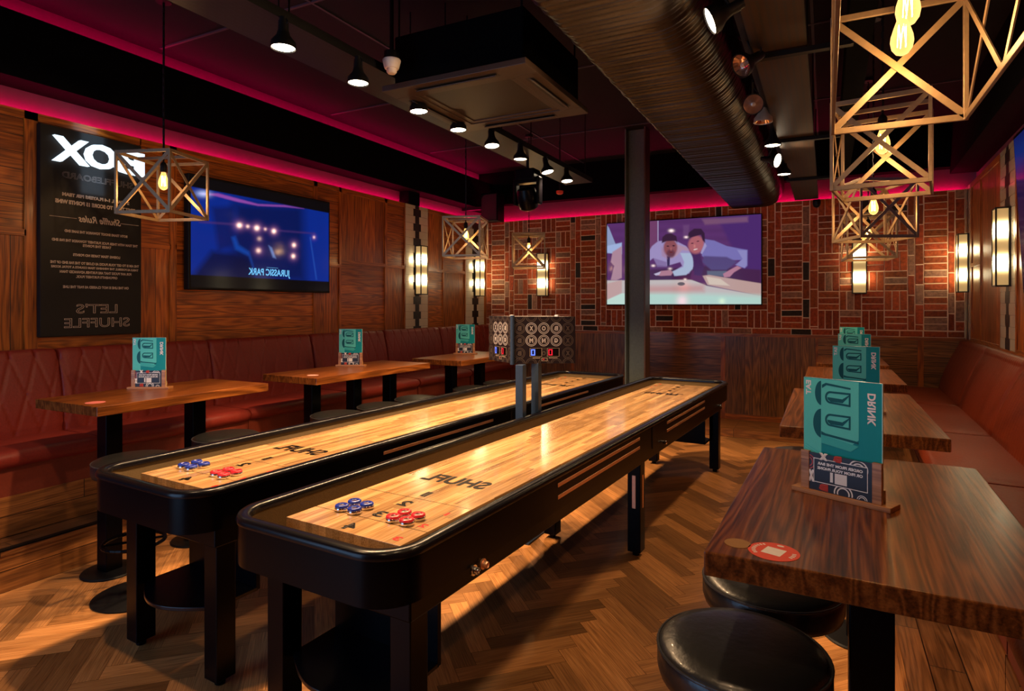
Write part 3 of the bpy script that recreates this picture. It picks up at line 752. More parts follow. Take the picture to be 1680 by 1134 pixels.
#@@PART3
# ============================================================ TABLES, STOOLS
def bar_table(label, cx, cy, w, l, legs, rz=0, group=None):
    r = thing('bar_table', label, 'table', (cx, cy, 0), rz, group)
    MB().box((-w/2, -l/2, .995), (w/2, l/2, 1.05)).build('tabletop', M['table'], r, bevel=.004)
    for y in legs:
        MB().box((-.048, y-.048, .018), (.048, y+.048, .99)).build('leg', M['black'], r, bevel=.004)
    for y in legs: MB().lathe([(.15, 0), (.152, .006), (.146, .013), (.06, .020)], (0, y, 0), 32).build('base_plate', M['blackmat'], r, smooth=True)
    MB().box((-.18, -l/2+.12, .983), (.18, l/2-.12, .995)).build('support_frame', M['blackmat'], r)
    return r
bar_table('nearest right bar table with thick dark oak top, stickers and a large teal menu', .105, 1.99, .67, 1.16, (-.24, .36), -.025, group='right hand bar tables')
bar_table('second right bar table, its top corner overlapping the red seat', .135, 3.79, .65, 1.44, (-.4, .4), group='right hand bar tables')
bar_table('third right bar table, behind the second one', .18, 5.62, .65, 1.16, (-.3, .3), group='right hand bar tables')
bar_table('farthest right bar table, closest to the brick wall', .22, 7.1, .6, 1.06, (-.25, .25), group='right hand bar tables')
bar_table('nearest left bar table below the black rules sign', -3.84, 2.51, .63, 1.15, (-.33, .23), 0, 'left hand bar tables')
bar_table('middle left bar table on three legs below the blue television', -3.72, 4.19, .60, 1.44, (-.48, 0, .48), -.03, 'left hand bar tables')
bar_table('farthest left bar table near the tile strips', -3.53, 5.82, .62, 1.20, (-.33, .24), -.03, 'left hand bar tables')

def stool(label, group):
    r = thing('bar_stool', label, 'stool', group=group)
    MB().lathe([(.0, 0), (.20, 0), (.205, .006), (.19, .014), (.05, .022), (.0, .022)], seg=40, cap=False).build('base', M['blackmat'], r, smooth=True)
    MB().cyl((0, 0, .02), (0, 0, .68), .036, 24).build('post', M['black'], r, smooth=True)
    b = MB(); n = 32; pts = [(.15*math.cos(2*PI*i/n), .15*math.sin(2*PI*i/n), .30) for i in range(n+1)]; b.tube(pts, .010, 8)
    for a in (0, PI/2, PI, 3*PI/2): b.cyl((0, 0, .30), (.15*math.cos(a), .15*math.sin(a), .30), .007, 8)
    b.build('foot_ring', M['black'], r, smooth=True)
    MB().lathe([(.0, .668), (.175, .668), (.197, .68), (.203, .70), (.203, .735), (.198, .752), (.185, .763), (.15, .770), (.08, .774), (.0, .775)], seg=48, cap=False).build('seat', M['vinyl'], r, smooth=True, angle=80)
    b = MB(); pts = [(.2015*math.cos(2*PI*i/48), .2015*math.sin(2*PI*i/48), .750) for i in range(49)]; b.tube(pts, .0035, 6); b.build('piping', M['piping'], r, smooth=True)
    return r
st = [(-.186, 1.608, 'black vinyl bar stool at the bottom of the photo under the nearest right table corner', 'right hand bar stools'),
      (-.15, 2.05, 'black vinyl bar stool tucked under the left edge of the nearest right table', 'right hand bar stools'),
      (-.10, 3.85, 'black vinyl bar stool peeking out under the second right table', 'right hand bar stools'),
      (-3.40, 2.06, 'black bar stool at the near end of the nearest left table', 'left hand bar stools'),
      (-3.47, 2.70, 'black bar stool at the far end of the nearest left table', 'left hand bar stools'),
      (-3.38, 3.62, 'black bar stool at the near leg of the middle left table', 'left hand bar stools'),
      (-3.34, 4.10, 'black bar stool by the centre leg of the middle left table', 'left hand bar stools'),
      (-3.32, 4.58, 'black bar stool by the far leg of the middle left table', 'left hand bar stools'),
      (-3.22, 5.40, 'black bar stool at the near leg of the farthest left table', 'left hand bar stools'),
      (-3.18, 5.95, 'black bar stool at the far leg of the farthest left table', 'left hand bar stools')]
S0 = stool(st[0][2], st[0][3]); S0.location = (st[0][0], st[0][1], 0)
for i, (x, y, l, g) in enumerate(st[1:]): dup(S0, (x, y, 0), i*1.3, l, g)

# ============================================================ MENUS
def holder(label, loc, rz):
    r = thing('menu_holder', label, 'menu holder', loc, rz, 'wooden menu holders')
    MB().box((-.135, -.035, 0), (.135, .03, .014)).build('base', M['holder'], r, bevel=.0015)
    for x in (-.098, .098):
        MB().box((x-.012, -.0275, .014), (x+.012, -.0165, .125)).build('upright', M['holder'], r, bevel=.001)
        MB().box((x-.012+(.0 if x > 0 else 0), -.006, .014), (x+.012, .0, .05)).build('rear_stop', M['holder'], r, bevel=.001)
    return r
def menu(label, loc, rz):
    r = thing('menu_board', label, 'menu', loc, rz, 'teal food and drink menus')
    w, h = .214, .325; Y = -.0145
    def box2(u0, u1, v0, v1, y, m, n): return MB().box((u0*w-w/2, y, (1-v1)*h), (u1*w-w/2, y+.0004, (1-v0)*h)).build(n, m, r)
    MB().box((-w/2, Y, 0), (w/2, Y+.005, h)).build('board', M['tealD'], r)
    b = MB().box((-w/2-.0006, Y, 0), (-w/2+.0004, Y+.005, h)); b.box((w/2-.0008, Y-.0004, 0), (w/2+.0008, Y+.005, h)); b.box((-w/2, Y, h-.0005), (w/2, Y+.005, h+.0008)); b.build('edge', M['acryl'], r)
    P = lambda u, v: (u*w-w/2, (1-v)*h)
    def poly(pts, y, m, n): return MB().prism([P(*p) for p in pts], Y-y, Y-y+.0004).build(n, m, r)
    poly([(0.005, .005), (.24, .005), (.24, .66), (.24, .995), (.005, .995)], .0006, M['tealL'], 'left_stripe')
    poly([(.24, .005), (.72, .005), (.72, .50), (.62, .56), (.24, .53)], .0008, M['tealL'], 'letter_face')
    poly([(.24, .50), (.72, .555), (.62, .61), (.24, .575)], .0010, M['tealM'], 'letter_side')
    def arc(cu, cv, ru, rv, a0, a1, n=14): return [(cu+ru*math.cos(math.radians(a0+(a1-a0)*i/n)), cv+rv*math.sin(math.radians(a0+(a1-a0)*i/n))) for i in range(n+1)]
    b = MB()
    for cv in (.16, .36):   # the two rounded openings of the letter
        outer = arc(.36, cv, .07, .055, 270, 90) + [(.62, cv+.065), (.62, cv-.055)]
        inner = arc(.365, cv, .050, .038, 270, 90) + [(.597, cv+.047), (.597, cv-.038)]
        outer = [P(*p) for p in outer]; inner = [P(*p) for p in inner]; n = len(outer)
        A = [b.v((x, Y-.0013, z)) for x, z in outer]; B = [b.v((x, Y-.0013, z)) for x, z in inner]
        for i in range(n): b.f([A[i], A[(i+1) % n], B[(i+1) % n], B[i]])
        for pts in ([(.32, cv), (.51, cv+.005), (.51, cv+.038), (.365, cv+.038), (.325, cv+.02)], [(.51, cv+.008), (.597, cv-.035), (.597, cv-.022), (.52, cv+.038), (.505, cv+.038)]):
            b.f([b.v((P(*p)[0], Y-.0013, P(*p)[1])) for p in pts])
    for pts in (arc(.245, .13, .09, .11, 95, 265), arc(.245, .40, .115, .13, 95, 265)):
        b.f([b.v((P(*p)[0], Y-.0012, P(*p)[1])) for p in pts])
    b.f([b.v((P(*p)[0], Y-.0014, P(*p)[1])) for p in [(.24, .47), (.30, .485), (.72, .515), (.72, .535), (.29, .505), (.24, .50)]])
    b.f([b.v((P(*p)[0], Y-.0014, P(*p)[1])) for p in [(.25, .055), (.30, .035), (.62, .06), (.62, .075), (.31, .055), (.25, .085)]])
    b.build('letter_outline', M['tealX'], r)
    b = MB()
    put_text(b, 'EAT', (P(.065, .09)[0], Y-.0012, P(.065, .09)[1]), (0, 0, -1), (-1, 0, 0), .03, width=.042, height=.015, bold=.001); b.build('eat_lettering', M['print'], r); b = MB()
    put_text(b, 'DRINK', (P(.875, .225)[0], Y-.0012, P(.875, .225)[1]), (0, 0, -1), (-1, 0, 0), .03, width=.088, height=.021, bold=.001)
    b.build('drink_lettering', M['print'], r)
    b = MB()
    for i in range(16):
        v = .60+i*.023
        b.f([b.v((P(*p)[0], Y-.0008, P(*p)[1])) for p in [(.02, v), (.235, v+.07), (.235, v+.074), (.02, v+.004)]])
    b.build('stripe_pattern', M['tealM'], r)
    return r
def card(label, loc, rz):
    r = thing('table_card', label, 'card', loc, rz, 'order cards in the holders')
    MB().box((-.092, -.0245, 0), (.092, -.0225, .108)).build('card', M['cardblack'], r)
    Y = -.0252; a, u = (1, 0, 0), (0, 0, 1)
    b = MB(); rr = MB()
    for x, z, m in ((-.062, .100, b), (.048, .082, b), (-.083, .035, b), (.0, .004, b), (.083, .052, b), (.035, .004, b)):
        pass
    def ringc(m, x, z, R):
        for k0, k1 in ((1, .86), (.68, .54)):
            vs = [[], []]
            for i in range(33):
                for q, k in enumerate((k0, k1)):
                    px = min(max(x+R*k*math.cos(2*PI*i/32), -.085), .085); pz = min(max(z+R*k*math.sin(2*PI*i/32), .002), .106); vs[q].append(m.v((px, Y, pz)))
            for i in range(32): m.f([vs[0][i], vs[0][i+1], vs[1][i+1], vs[1][i]])
    ringc(b, .05, .083, .026); ringc(b, .01, .006, .026); ringc(b, .06, .0, .014); ringc(rr, -.09, .08, .022)
    put_text(b, 'X', (-.045, Y, .100), (-1, 0, 0), u, .03, width=.026, height=.022, outline=.004)
    put_text(b, 'X', (-.080, Y, .040), (-1, 0, 0), u, .03, width=.018, height=.035, outline=.004)
    put_text(rr, 'B', (-.006, Y, .100), (-1, 0, 0), u, .03, width=.024, height=.020, outline=.004)
    put_text(rr, 'B', (-.045, Y, .012), (-1, 0, 0), u, .03, width=.026, height=.020, outline=.004)
    Y2 = -.0256
    c = MB().box((-.072, Y2, .024), (.074, Y2+.0004, .094)); c.build('message_panel', M['cardblack'], r)
    b2 = MB(); y3 = Y2-.0003
    for q in (((-.073, .024), (.075, .0262)), ((-.073, .0920), (.075, .0942)), ((-.073, .024), (-.0712, .094)), ((.0732, .024), (.075, .094))):
        (x0, z0), (x1, z1) = q; b2.f([b2.v(p) for p in ((x0, y3, z0), (x1, y3, z0), (x1, y3, z1), (x0, y3, z1))])
    put_text(b2, 'ORDER FROM THE BAR', (.0, y3, .080), (-1, 0, 0), u, .02, width=.124, height=.0085, bold=.001)
    put_text(b2, 'OR FROM YOUR PHONE', (.0, y3, .067), (-1, 0, 0), u, .02, width=.124, height=.0085, bold=.001)
    b2.build('message_lettering', M['print'], r)
    b2 = MB().box((-.013, y3, .030), (.020, y3+.0003, .060)); b2.box((-.026, y3, .032), (-.018, y3+.0003, .060)); b2.build('blank_square', M['print'], r)
    b.build('white_pattern', M['print'], r); rr.build('red_pattern', M['cardred'], r)
    return r
mn = [(.045, 1.985, -.44, 'nearest right table'), (.14, 3.67, -.12, 'second right table'), (.19, 5.27, -.05, 'third right table'), (.23, 6.95, -.05, 'farthest right table'),
      (-4.0, 2.53, .52, 'nearest left table'), (-3.86, 4.31, .42, 'middle left table'), (-3.66, 5.98, .40, 'farthest left table')]
H0 = holder('slotted wooden menu holder on the '+mn[0][3], (mn[0][0], mn[0][1], 1.05), mn[0][2])
M0 = menu('large teal menu board standing on the '+mn[0][3], (mn[0][0], mn[0][1], 1.064), mn[0][2])
K0 = card('black order card in the holder on the '+mn[0][3], (mn[0][0], mn[0][1], 1.064), mn[0][2])
for x, y, a, t_ in mn[1:]:
    dup(H0, (x, y, 1.05), a, 'slotted wooden menu holder on the '+t_); dup(M0, (x, y, 1.064), a, 'teal menu board standing on the '+t_)
    dup(K0, (x, y, 1.064), a, 'black order card in the holder on the '+t_)
# stickers
def sticker(label, x, y, rad, m, writing=False, rz=0):
    b = MB().lathe([(rad, 0), (rad, .0006)], seg=40)
    o = b.build('table_sticker', m, loc=(x, y, 1.0502), rz=rz); tag(o, label, 'sticker')
    if writing:
        b = MB(); z = .0009
        for a0, n in ((140, 9), (-15, 4)):
            for i in range(n):
                a = math.radians(a0+i*11); c, q = math.cos(a), math.sin(a)
                b.f([b.v((c*r_-q*t_, q*r_+c*t_, z)) for r_, t_ in ((rad*.70, -.0022), (rad*.86, -.0022), (rad*.86, .0022), (rad*.70, .0022))])
        disc(b, (.0, rad*.75, z), (1, 0, 0), (0, 1, 0), .008, ry=.005)
        b.box((-.021, -.021, z-.0002), (.021, .021, z)); b.build('sticker_print', M['print'], o)
    return o
sticker('round red printed sticker on the nearest right table', -.104, 1.486, .054, M['redstick'], True, -.3)
sticker('round worn gold sticker beside the red one', -.182, 1.50, .029, M['goldstick'])
sticker('round pink red sticker on the nearest left table', -3.70, 2.02, .05, mat('pink red sticker', (.6, .16, .15), .4))
sticker('round pale sticker on the middle left table', -3.62, 3.60, .045, mat('pale sticker', (.6, .3, .26), .4))

# ============================================================ SIGN
def wall_sign():
    y0, y1, z0, z1 = 2.272, 2.972, 1.385, 2.862
    r = thing('wall_sign', 'tall black rules sign with a lit BOX logo in mirrored writing', 'sign', (XL, (y0+y1)/2, z0))
    w = y1-y0; h = z1-z0
    MB().box((.0, -w/2, 0), (.045, w/2, h)).build('sign_board', M['signblack'], r, bevel=.002)
    X_ = .0465
    # seen from the room +y runs to the right, so mirrored writing runs towards -y
    ax, up = (0, -1, 0), (0, 0, 1)
    def pt(u, v): return (X_, -w/2+u*w, (1-v)*h)
    lit = MB(); halo = MB()
    for ch, u, wd in (('X', .265, .235), ('O', .555, .225), ('B', .85, .225)):
        vs, fs = text_verts(ch, 1, .028)
        xs = [v.x for v in vs]; ys_ = [v.y for v in vs]; cx = (min(xs)+max(xs))/2; cy = (min(ys_)+max(ys_))/2
        for mbx, k, x0, x1 in ((lit, 1., .075, .078),):
            sx = wd/(max(xs)-min(xs)); sy = .178/(max(ys_)-min(ys_)); c = pt(u, .105)
            F_ = [mbx.v((x1, c[1]-(v.x-cx)*sx*k, c[2]+(v.y-cy)*sy*k)) for v in vs]; B_ = [mbx.v((.046, c[1]-(v.x-cx)*sx*k, c[2]+(v.y-cy)*sy*k)) for v in vs]
            cnt = {}
            for q in fs:
                mbx.f([F_[i] for i in q])
                for a, c2 in zip(q, q[1:]+q[:1]): cnt[(a, c2)] = 1
            for (a, c2) in cnt:
                if (c2, a) not in cnt: mbx.f([F_[a], F_[c2], B_[c2], B_[a]])
    lit.build('lit_logo_letters', M['litletters'], r)
    b = MB(); put_text(b, 'SHUFFLEBOARD', pt(.55, .222), ax, up, .08, width=.50, height=.045, outline=.0014); b.build('outlined_word', M['printdim'], r)
    b = MB()
    def line(t, v, width, hh=.024, **k):
        b_ = MB(); put_text(b_, t, pt(.53, v), ax, up, .03, width=width, height=hh, **k); b_.build('rules_line', M['printwarm'], r)
    line('2 TEAMS, 1-4 PLAYERS PER TEAM', .318, .47, .030, bold=.002); line('FIRST TEAM TO SCORE 15 POINTS WINS', .352, .56, .030, bold=.002)
    put_text(b, 'Shuffle Rules', pt(.56, .425), ax, up, .05, width=.30, height=.05, shear=.35, bold=.001)
    for u0, u1 in ((.08, .33), (.77, .97)): b.f([b.v((X_, -w/2+u*w, (1-v)*h)) for u, v in ((u0, .4265), (u1, .4265), (u1, .4285), (u0, .4285))])
    line('BOTH TEAMS SHOOT TOWARDS THE SAME END', .492, .44, .0195, bold=.0014)
    line('THE TEAM WITH THEIR PUCK FURTHEST TOWARDS THE FAR END', .538, .60, .0195, bold=.0014); line('TAKES THE POINTS', .557, .20, .0195, bold=.0014)
    line('LOSING TEAM TAKES NO POINTS', .605, .33, .0195, bold=.0014)
    line('THE AIM IS TO GET YOUR PUCKS AS CLOSE TO THE FAR END OF THE', .645, .62, .0195, bold=.0014); line('TABLE AS POSSIBLE, THE WINNING TEAM COUNTS A TOTAL SCORE', .667, .61, .0195, bold=.0014)
    line('FOR ANY PUCKS THAT ARE FURTHER ADVANCED THAN', .689, .50, .0195, bold=.0014); line("OPPONENT'S FURTHEST PUCK.", .711, .29, .0195, bold=.0014)
    line('ON THE LINE IS NOT CLASSED AS PAST THE LINE', .762, .46, .0195, bold=.0014)
    b.build('script_heading', M['printwarm'], r)
    b = MB()
    put_text(b, "LET'S", pt(.53, .868), ax, up, .08, width=.29, height=.07, outline=.0013); b.build('outlined_slogan', M['printwarm'], r); b = MB(); put_text(b, 'SHUFFLE', pt(.54, .938), ax, up, .08, width=.46, height=.07, outline=.0013)
    b.build('outlined_slogan', M['printwarm'], r)
    bl = bpy.data.lights.new('logo_light', 'AREA'); bl.shape = 'RECTANGLE'; bl.size = .55; bl.size_y = .16; bl.energy = .5; bl.color = (.55, .78, 1)
    lo = bpy.data.objects.new('logo_light', bl); C.objects.link(lo); lo.parent = r; lo.location = (.07, .0, .89*h); lo.rotation_euler = (0, PI/2, 0)
wall_sign()

# ============================================================ TELEVISIONS
def poly_mask(px, py, pts, soft):
    """soft inside mask of a polygon"""
    inside = np.zeros(px.shape, bool); dist = np.full(px.shape, 1e9)
    n = len(pts)
    for i in range(n):
        x0, y0 = pts[i]; x1, y1 = pts[(i+1) % n]
        c = ((y0 > py) != (y1 > py)) & (px < (x1-x0)*(py-y0)/((y1-y0) or 1e-9)+x0); inside ^= c
        dx, dy = x1-x0, y1-y0; t = np.clip(((px-x0)*dx+(py-y0)*dy)/(dx*dx+dy*dy+1e-9), 0, 1)
        dist = np.minimum(dist, np.hypot(px-x0-t*dx, py-y0-t*dy))
    sd = np.where(inside, dist, -dist)
    return np.clip(sd/soft+.5, 0, 1)
class Paint:
    def __init__(s, nx, ny, X, Y): s.X, s.Y = X, Y; s.c = np.zeros((ny, nx, 3))
    def fill(s, col, m): s.c = s.c*(1-m[..., None])+np.array(col)*m[..., None]
    def poly(s, col, pts, soft=6, a=1): s.fill(col, poly_mask(s.X, s.Y, pts, soft)*a)
    def ell(s, col, x, y, rx, ry, soft=.3, a=1, rot=0):
        c, q = math.cos(rot), math.sin(rot); dx, dy = s.X-x, s.Y-y
        d = np.hypot((dx*c+dy*q)/rx, (-dx*q+dy*c)/ry); s.fill(col, np.clip((1-d)/soft+.5, 0, 1)*a)
    def glow(s, col, x, y, r, a=1, ry=None):
        d = ((s.X-x)/r)**2+((s.Y-y)/(ry or r))**2; s.c += np.array(col)*(np.exp(-d)*a)[..., None]
def screen_mesh(name, P, parent, w, h, loc, rz=0, rx=0):
    ny, nx, _ = P.shape; V = [((i/(nx-1)-.5)*w, 0, (.5-j/(ny-1))*h) for j in range(ny) for i in range(nx)]
    F = [(j*nx+i, (j+1)*nx+i, (j+1)*nx+i+1, j*nx+i+1) for j in range(ny-1) for i in range(nx-1)]
    me = bpy.data.meshes.new(name); me.from_pydata(V, [], F)
    ca = me.color_attributes.new('col', 'FLOAT_COLOR', 'POINT'); ca.data.foreach_set('color', np.concatenate([np.clip(P, 0, 4), np.ones((ny, nx, 1))], 2).astype(np.float32).ravel())
    me.materials.append(M['screen']); o = bpy.data.objects.new(name, me); C.objects.link(o); o.parent = parent; o.location = loc; o.rotation_euler = (0, 0, rz); return o
def lin(r, g, b): return tuple(((v/255)/12.92 if v/255 <= .04045 else ((v/255+.055)/1.055)**2.4) for v in (r, g, b))
# far television: two people leaning over a shuffleboard (painted in coordinates of the screen, 1574 x ~850)
def tv_far():
    w, h = 2.075, 1.165
    r = thing('television', 'large television on the brick wall showing two people in shirts leaning over a board', 'television', (-1.783, FY-.012, 2.205))
    MB().box((-w/2-.012, -.045, -h/2-.014), (w/2+.012, .0, h/2+.012)).build('housing', M['blackmat'], r, bevel=.004)
    nx, ny = 330, 186
    u, v = np.meshgrid(np.linspace(0, 1, nx), np.linspace(0, 1, ny))
    X = 48+u*1574; Y = (178-96*u)+v*(985-(178-96*u))
    p = Paint(nx, ny, X, Y)
    p.fill(lin(95, 52, 112), np.ones((ny, nx))); p.c *= (1+.12*np.sin(Y/14)[..., None]*.5)
    p.poly(lin(80, 45, 115), [(1200, 90), (1640, 60), (1640, 700), (1480, 700)], 40)
    p.poly(lin(125, 70, 110), [(470, 140), (610, 130), (600, 420), (470, 430)], 30, .8)
    p.poly(lin(140, 95, 125), [(1060, 130), (1500, 105), (1500, 160), (1090, 185)], 25, .7)
    p.poly(lin(175, 160, 200), [(603, 140), (614, 140), (614, 350), (603, 350)], 6)
    p.poly(lin(120, 80, 130), [(870, 190), (930, 185), (930, 330), (870, 330)], 20, .6)
    # table and foreground
    p.poly(lin(75, 38, 80), [(470, 640), (1100, 600), (1620, 640), (1620, 800), (470, 800)], 20)
    p.poly(lin(100, 105, 130), [(1110, 650), (1300, 650), (1300, 710), (1110, 690)], 12)
    p.poly(lin(205, 195, 195), [(40, 745), (480, 742), (960, 738), (1110, 800), (1622, 900), (1640, 1000), (40, 1000)], 10)
    p.poly(lin(200, 165, 160), [(1060, 700), (1130, 690), (1640, 780), (1640, 905), (1110, 790)], 10)
    p.poly(lin(225, 205, 190), [(1100, 705), (1240, 730), (1330, 800), (1130, 785)], 10)
    p.poly(lin(95, 40, 95), [(960, 640), (1060, 690), (1110, 790), (940, 735)], 12)
    p.poly(lin(190, 225, 215), [(470, 860), (1630, 900), (1640, 1000), (470, 1000)], 60)
    p.poly(lin(205, 150, 150), [(480, 800), (1080, 790), (1080, 860), (480, 870)], 50, .8)
    p.glow(lin(215, 90, 140), 860, 950, 55, .9); p.glow(lin(170, 70, 60), 880, 800, 60, .6); p.glow(lin(200, 200, 120), 1255, 955, 30, .5)
    # left person
    sh = lin(168, 152, 205)
    p.poly(sh, [(470, 660), (478, 500), (545, 400), (610, 350), (680, 345), (800, 350), (900, 400), (965, 480), (975, 600), (930, 675), (800, 700), (760, 660), (860, 600), (840, 560), (700, 600), (600, 590), (560, 520), (500, 560), (492, 650)], 10)
    p.poly(lin(135, 110, 165), [(560, 520), (700, 560), (700, 610), (600, 610)], 12, .8)
    p.poly(lin(180, 195, 225), [(840, 470), (950, 470), (975, 560), (965, 630), (900, 690), (780, 700), (760, 655), (870, 610), (880, 560)], 12)
    p.poly(lin(195, 150, 165), [(800, 380), (900, 410), (940, 450), (860, 440), (800, 500), (740, 530)], 14, .7)
    p.poly(lin(60, 45, 90), [(700, 500), (735, 505), (730, 600), (705, 600)], 8)
    p.poly(lin(180, 130, 150), [(640, 400), (700, 480), (710, 530), (650, 500)], 14, .5)
    p.ell(lin(150, 85, 95), 738, 415, 72, 88)
    p.ell(lin(100, 55, 75), 742, 475, 44, 42, .5, .85)
    p.poly(lin(62, 35, 62), [(648, 370), (655, 310), (690, 280), (745, 270), (800, 300), (810, 365), (790, 345), (700, 350)], 10)
    p.ell(lin(60, 30, 50), 712, 400, 14, 6); p.ell(lin(60, 30, 50), 772, 396, 14, 6); p.ell(lin(180, 105, 105), 745, 428, 10, 18, .8, .8); p.ell(lin(110, 45, 55), 745, 462, 20, 6)
    p.poly(lin(185, 130, 150), [(575, 690), (640, 650), (740, 640), (765, 665), (745, 695), (640, 700)], 8); p.poly(lin(200, 190, 220), [(565, 680), (640, 655), (620, 690), (585, 695)], 6)
    # right person
    p.poly(lin(128, 120, 190), [(1085, 330), (1180, 345), (1300, 400), (1440, 430), (1497, 440), (1495, 600), (1470, 625), (1380, 590), (1440, 540), (1300, 545), (1150, 560), (1060, 500), (1050, 440)], 10)
    p.poly(lin(90, 75, 130), [(1080, 500), (1300, 510), (1400, 560), (1300, 640), (1150, 640), (1060, 560)], 18)
    p.poly(lin(75, 40, 95), [(930, 440), (1040, 480), (1080, 620), (1050, 700), (980, 690), (970, 520)], 14)
    p.poly(lin(150, 145, 205), [(1400, 440), (1490, 445), (1490, 590), (1470, 620), (1390, 590), (1450, 530)], 10)
    p.ell(lin(185, 105, 115), 1000, 385, 78, 92, .3, 1, .25)
    p.poly(lin(170, 160, 210), [(1090, 360), (1105, 400), (1060, 480), (1045, 470)], 8)
    p.poly(lin(58, 32, 62), [(915, 330), (925, 265), (980, 225), (1050, 225), (1085, 270), (1090, 370), (1065, 340), (1050, 285), (960, 310)], 10)
    p.ell(lin(70, 35, 55), 962, 372, 14, 5, rot=-.2); p.ell(lin(70, 35, 55), 1018, 352, 14, 5, rot=-.2); p.ell(lin(215, 135, 130), 985, 400, 10, 18, .8, .8); p.ell(lin(240, 215, 215), 995, 432, 22, 6, rot=-.25)
    p.poly(lin(190, 130, 155), [(1265, 680), (1330, 640), (1400, 600), (1440, 620), (1370, 665), (1330, 710), (1275, 715)], 8)
    # left slice of the picture
    p.poly(lin(150, 165, 205), [(48, 190), (70, 215), (145, 380), (150, 480), (60, 470), (40, 380)], 8); p.poly(lin(170, 190, 235), [(40, 400), (215, 365), (215, 480), (100, 470), (40, 470)], 12)
    p.poly(lin(185, 145, 165), [(110, 460), (215, 400), (215, 720), (150, 745), (90, 740), (130, 600), (90, 560)], 12)
    p.poly(lin(205, 170, 170), [(40, 780), (215, 740), (215, 870), (40, 940)], 10); p.poly(lin(205, 235, 225), [(40, 945), (215, 875), (470, 870), (470, 1000), (40, 1000)], 8)
    for x, y, s_, a in ((748, 245, 24, 1.6), (900, 310, 18, 1.2), (558, 597, 18, 1.2), (735, 627, 18, .9), (890, 733, 14, 1.0)): p.glow((1, .8, .7), x, y, s_, a, s_*.6)
    p.ell(lin(110, 100, 110), 850, 780, 38, 18)
    screen_mesh('screen', p.c*.82, r, w, h, (0, -.0462, 0))
tv_far()
def tv_left():
    w, h = 1.655, .985
    r = thing('television', 'wide television on the left oak panelling with a blue film title picture', 'television', (XL, 4.182, 2.232))
    MB().box((0.01, -w/2, -h/2), (.075, w/2, h/2)).build('housing', M['blackmat'], r, bevel=.006)
    MB().box((0, -.3, -.2), (.012, .3, .2)).build('bracket', M['blackmat'], r)
    nx, ny = 280, 160
    u, v = np.meshgrid(np.linspace(0, 1, nx), np.linspace(0, 1, ny))
    X = 90+u*1290; Y0 = 20+225*u; Y1 = 1030+40*u; Y = Y0+v*(Y1-Y0)
    p = Paint(nx, ny, X, Y)
    p.fill(lin(4, 40, 138), np.ones((ny, nx)))
    p.poly(lin(2, 14, 62), [(430, 250), (1090, 260), (1120, 980), (400, 980)], 120, .8)
    p.poly(lin(3, 12, 55), [(100, 930), (250, 700), (420, 720), (560, 760), (620, 980), (90, 980)], 60, .9)
    p.poly(lin(8, 22, 85), [(250, 300), (430, 280), (430, 640), (300, 700)], 50, .8)
    p.poly(lin(12, 70, 170), [(410, 570), (440, 560), (470, 640), (560, 700), (620, 920), (560, 740), (440, 680)], 30, .8)
    p.poly(lin(90, 130, 200), [(740, 640), (770, 660), (810, 760), (780, 750)], 18, .9)
    p.poly(lin(40, 90, 190), [(1160, 560), (1172, 560), (1245, 960), (1230, 960)], 14, .5)
    p.poly(lin(150, 75, 170), [(150, 180), (300, 170), (480, 215), (640, 255), (900, 260), (1100, 290), (900, 275), (640, 270), (460, 240), (280, 195)], 14, .9)
    p.glow((.6, .7, .9), 185, 180, 50, .8, 28)
    p.poly(lin(70, 45, 110), [(150, 430), (480, 440), (820, 490), (1220, 520), (1220, 530), (820, 505), (480, 460), (150, 445)], 16, .7)
    for x, y, s_, a in ((475, 457, 20, 2.2), (548, 465, 14, 1.2), (630, 478, 20, 2.2), (708, 487, 12, 1.0), (790, 505, 18, 2.2), (653, 578, 18, .6), (645, 688, 20, 1.3), (992, 634, 18, 1.8), (985, 738, 18, 1.8), (1210, 560, 12, 1.0)):
        p.glow((1, .62, .40), x, y, s_, a); p.glow((.35, .12, .25), x, y, s_*2.2, a*.35)
    t1 = 115+.165*(X-90)*1. + 5; t2 = 918+.048*(X-90)
    p.fill((.002, .002, .003), np.clip((t1-Y)/8+.5, 0, 1)); p.fill((.002, .002, .003), np.clip((Y-t2)/8+.5, 0, 1))
    screen_mesh('screen', p.c*.95, r, w-.04, h-.04, (.0765, 0, 0), PI/2)
    b = MB(); put_text(b, 'JURASSIC PARK', (.0785, .02, -.318), (0, -1, 0), (0, 0, 1), .1, width=.50, height=.085, bold=.003)
    b.f([b.v((.0785, y, z)) for y, z in ((-.02, -.263), (.12, -.263), (.12, -.2605), (-.02, -.2605))])
    b.build('film_title', M['screentext'], r)
tv_left()
def tv_right():
    c = rw(4.02)
    r = thing('television', 'partly visible glossy television high on the right wall with a dim blue screen', 'television', (c.x, c.y, 2.25), -PHI+PI)
    w, h = 1.95, 1.12
    MB().at((.07, 0, 0), ry=.05).box((-.03, -w/2, -h/2), (.03, w/2, h/2)).build('housing', M['black'], r, bevel=.006)
    MB().box((0, -.25, -.2), (.05, .25, .2)).build('bracket', M['blackmat'], r)
    nx, ny = 60, 40; u, v = np.meshgrid(np.linspace(0, 1, nx), np.linspace(0, 1, ny))
    c_ = np.zeros((ny, nx, 3)); c_[:] = lin(20, 10, 70); k = np.exp(-((v-.12)/.13)**2)[..., None]; c_ = c_*(1-k)+np.array(lin(15, 45, 130))*k; c_ *= np.clip(1.3-v, .1, 1)[..., None]
    o = screen_mesh('screen', c_*.6, r, w-.05, h-.05, (.1025, 0, 0))
    o.rotation_euler = (Matrix.Rotation(.05, 3, 'Y') @ Matrix.Rotation(PI/2, 3, 'Z')).to_euler()
tv_right()

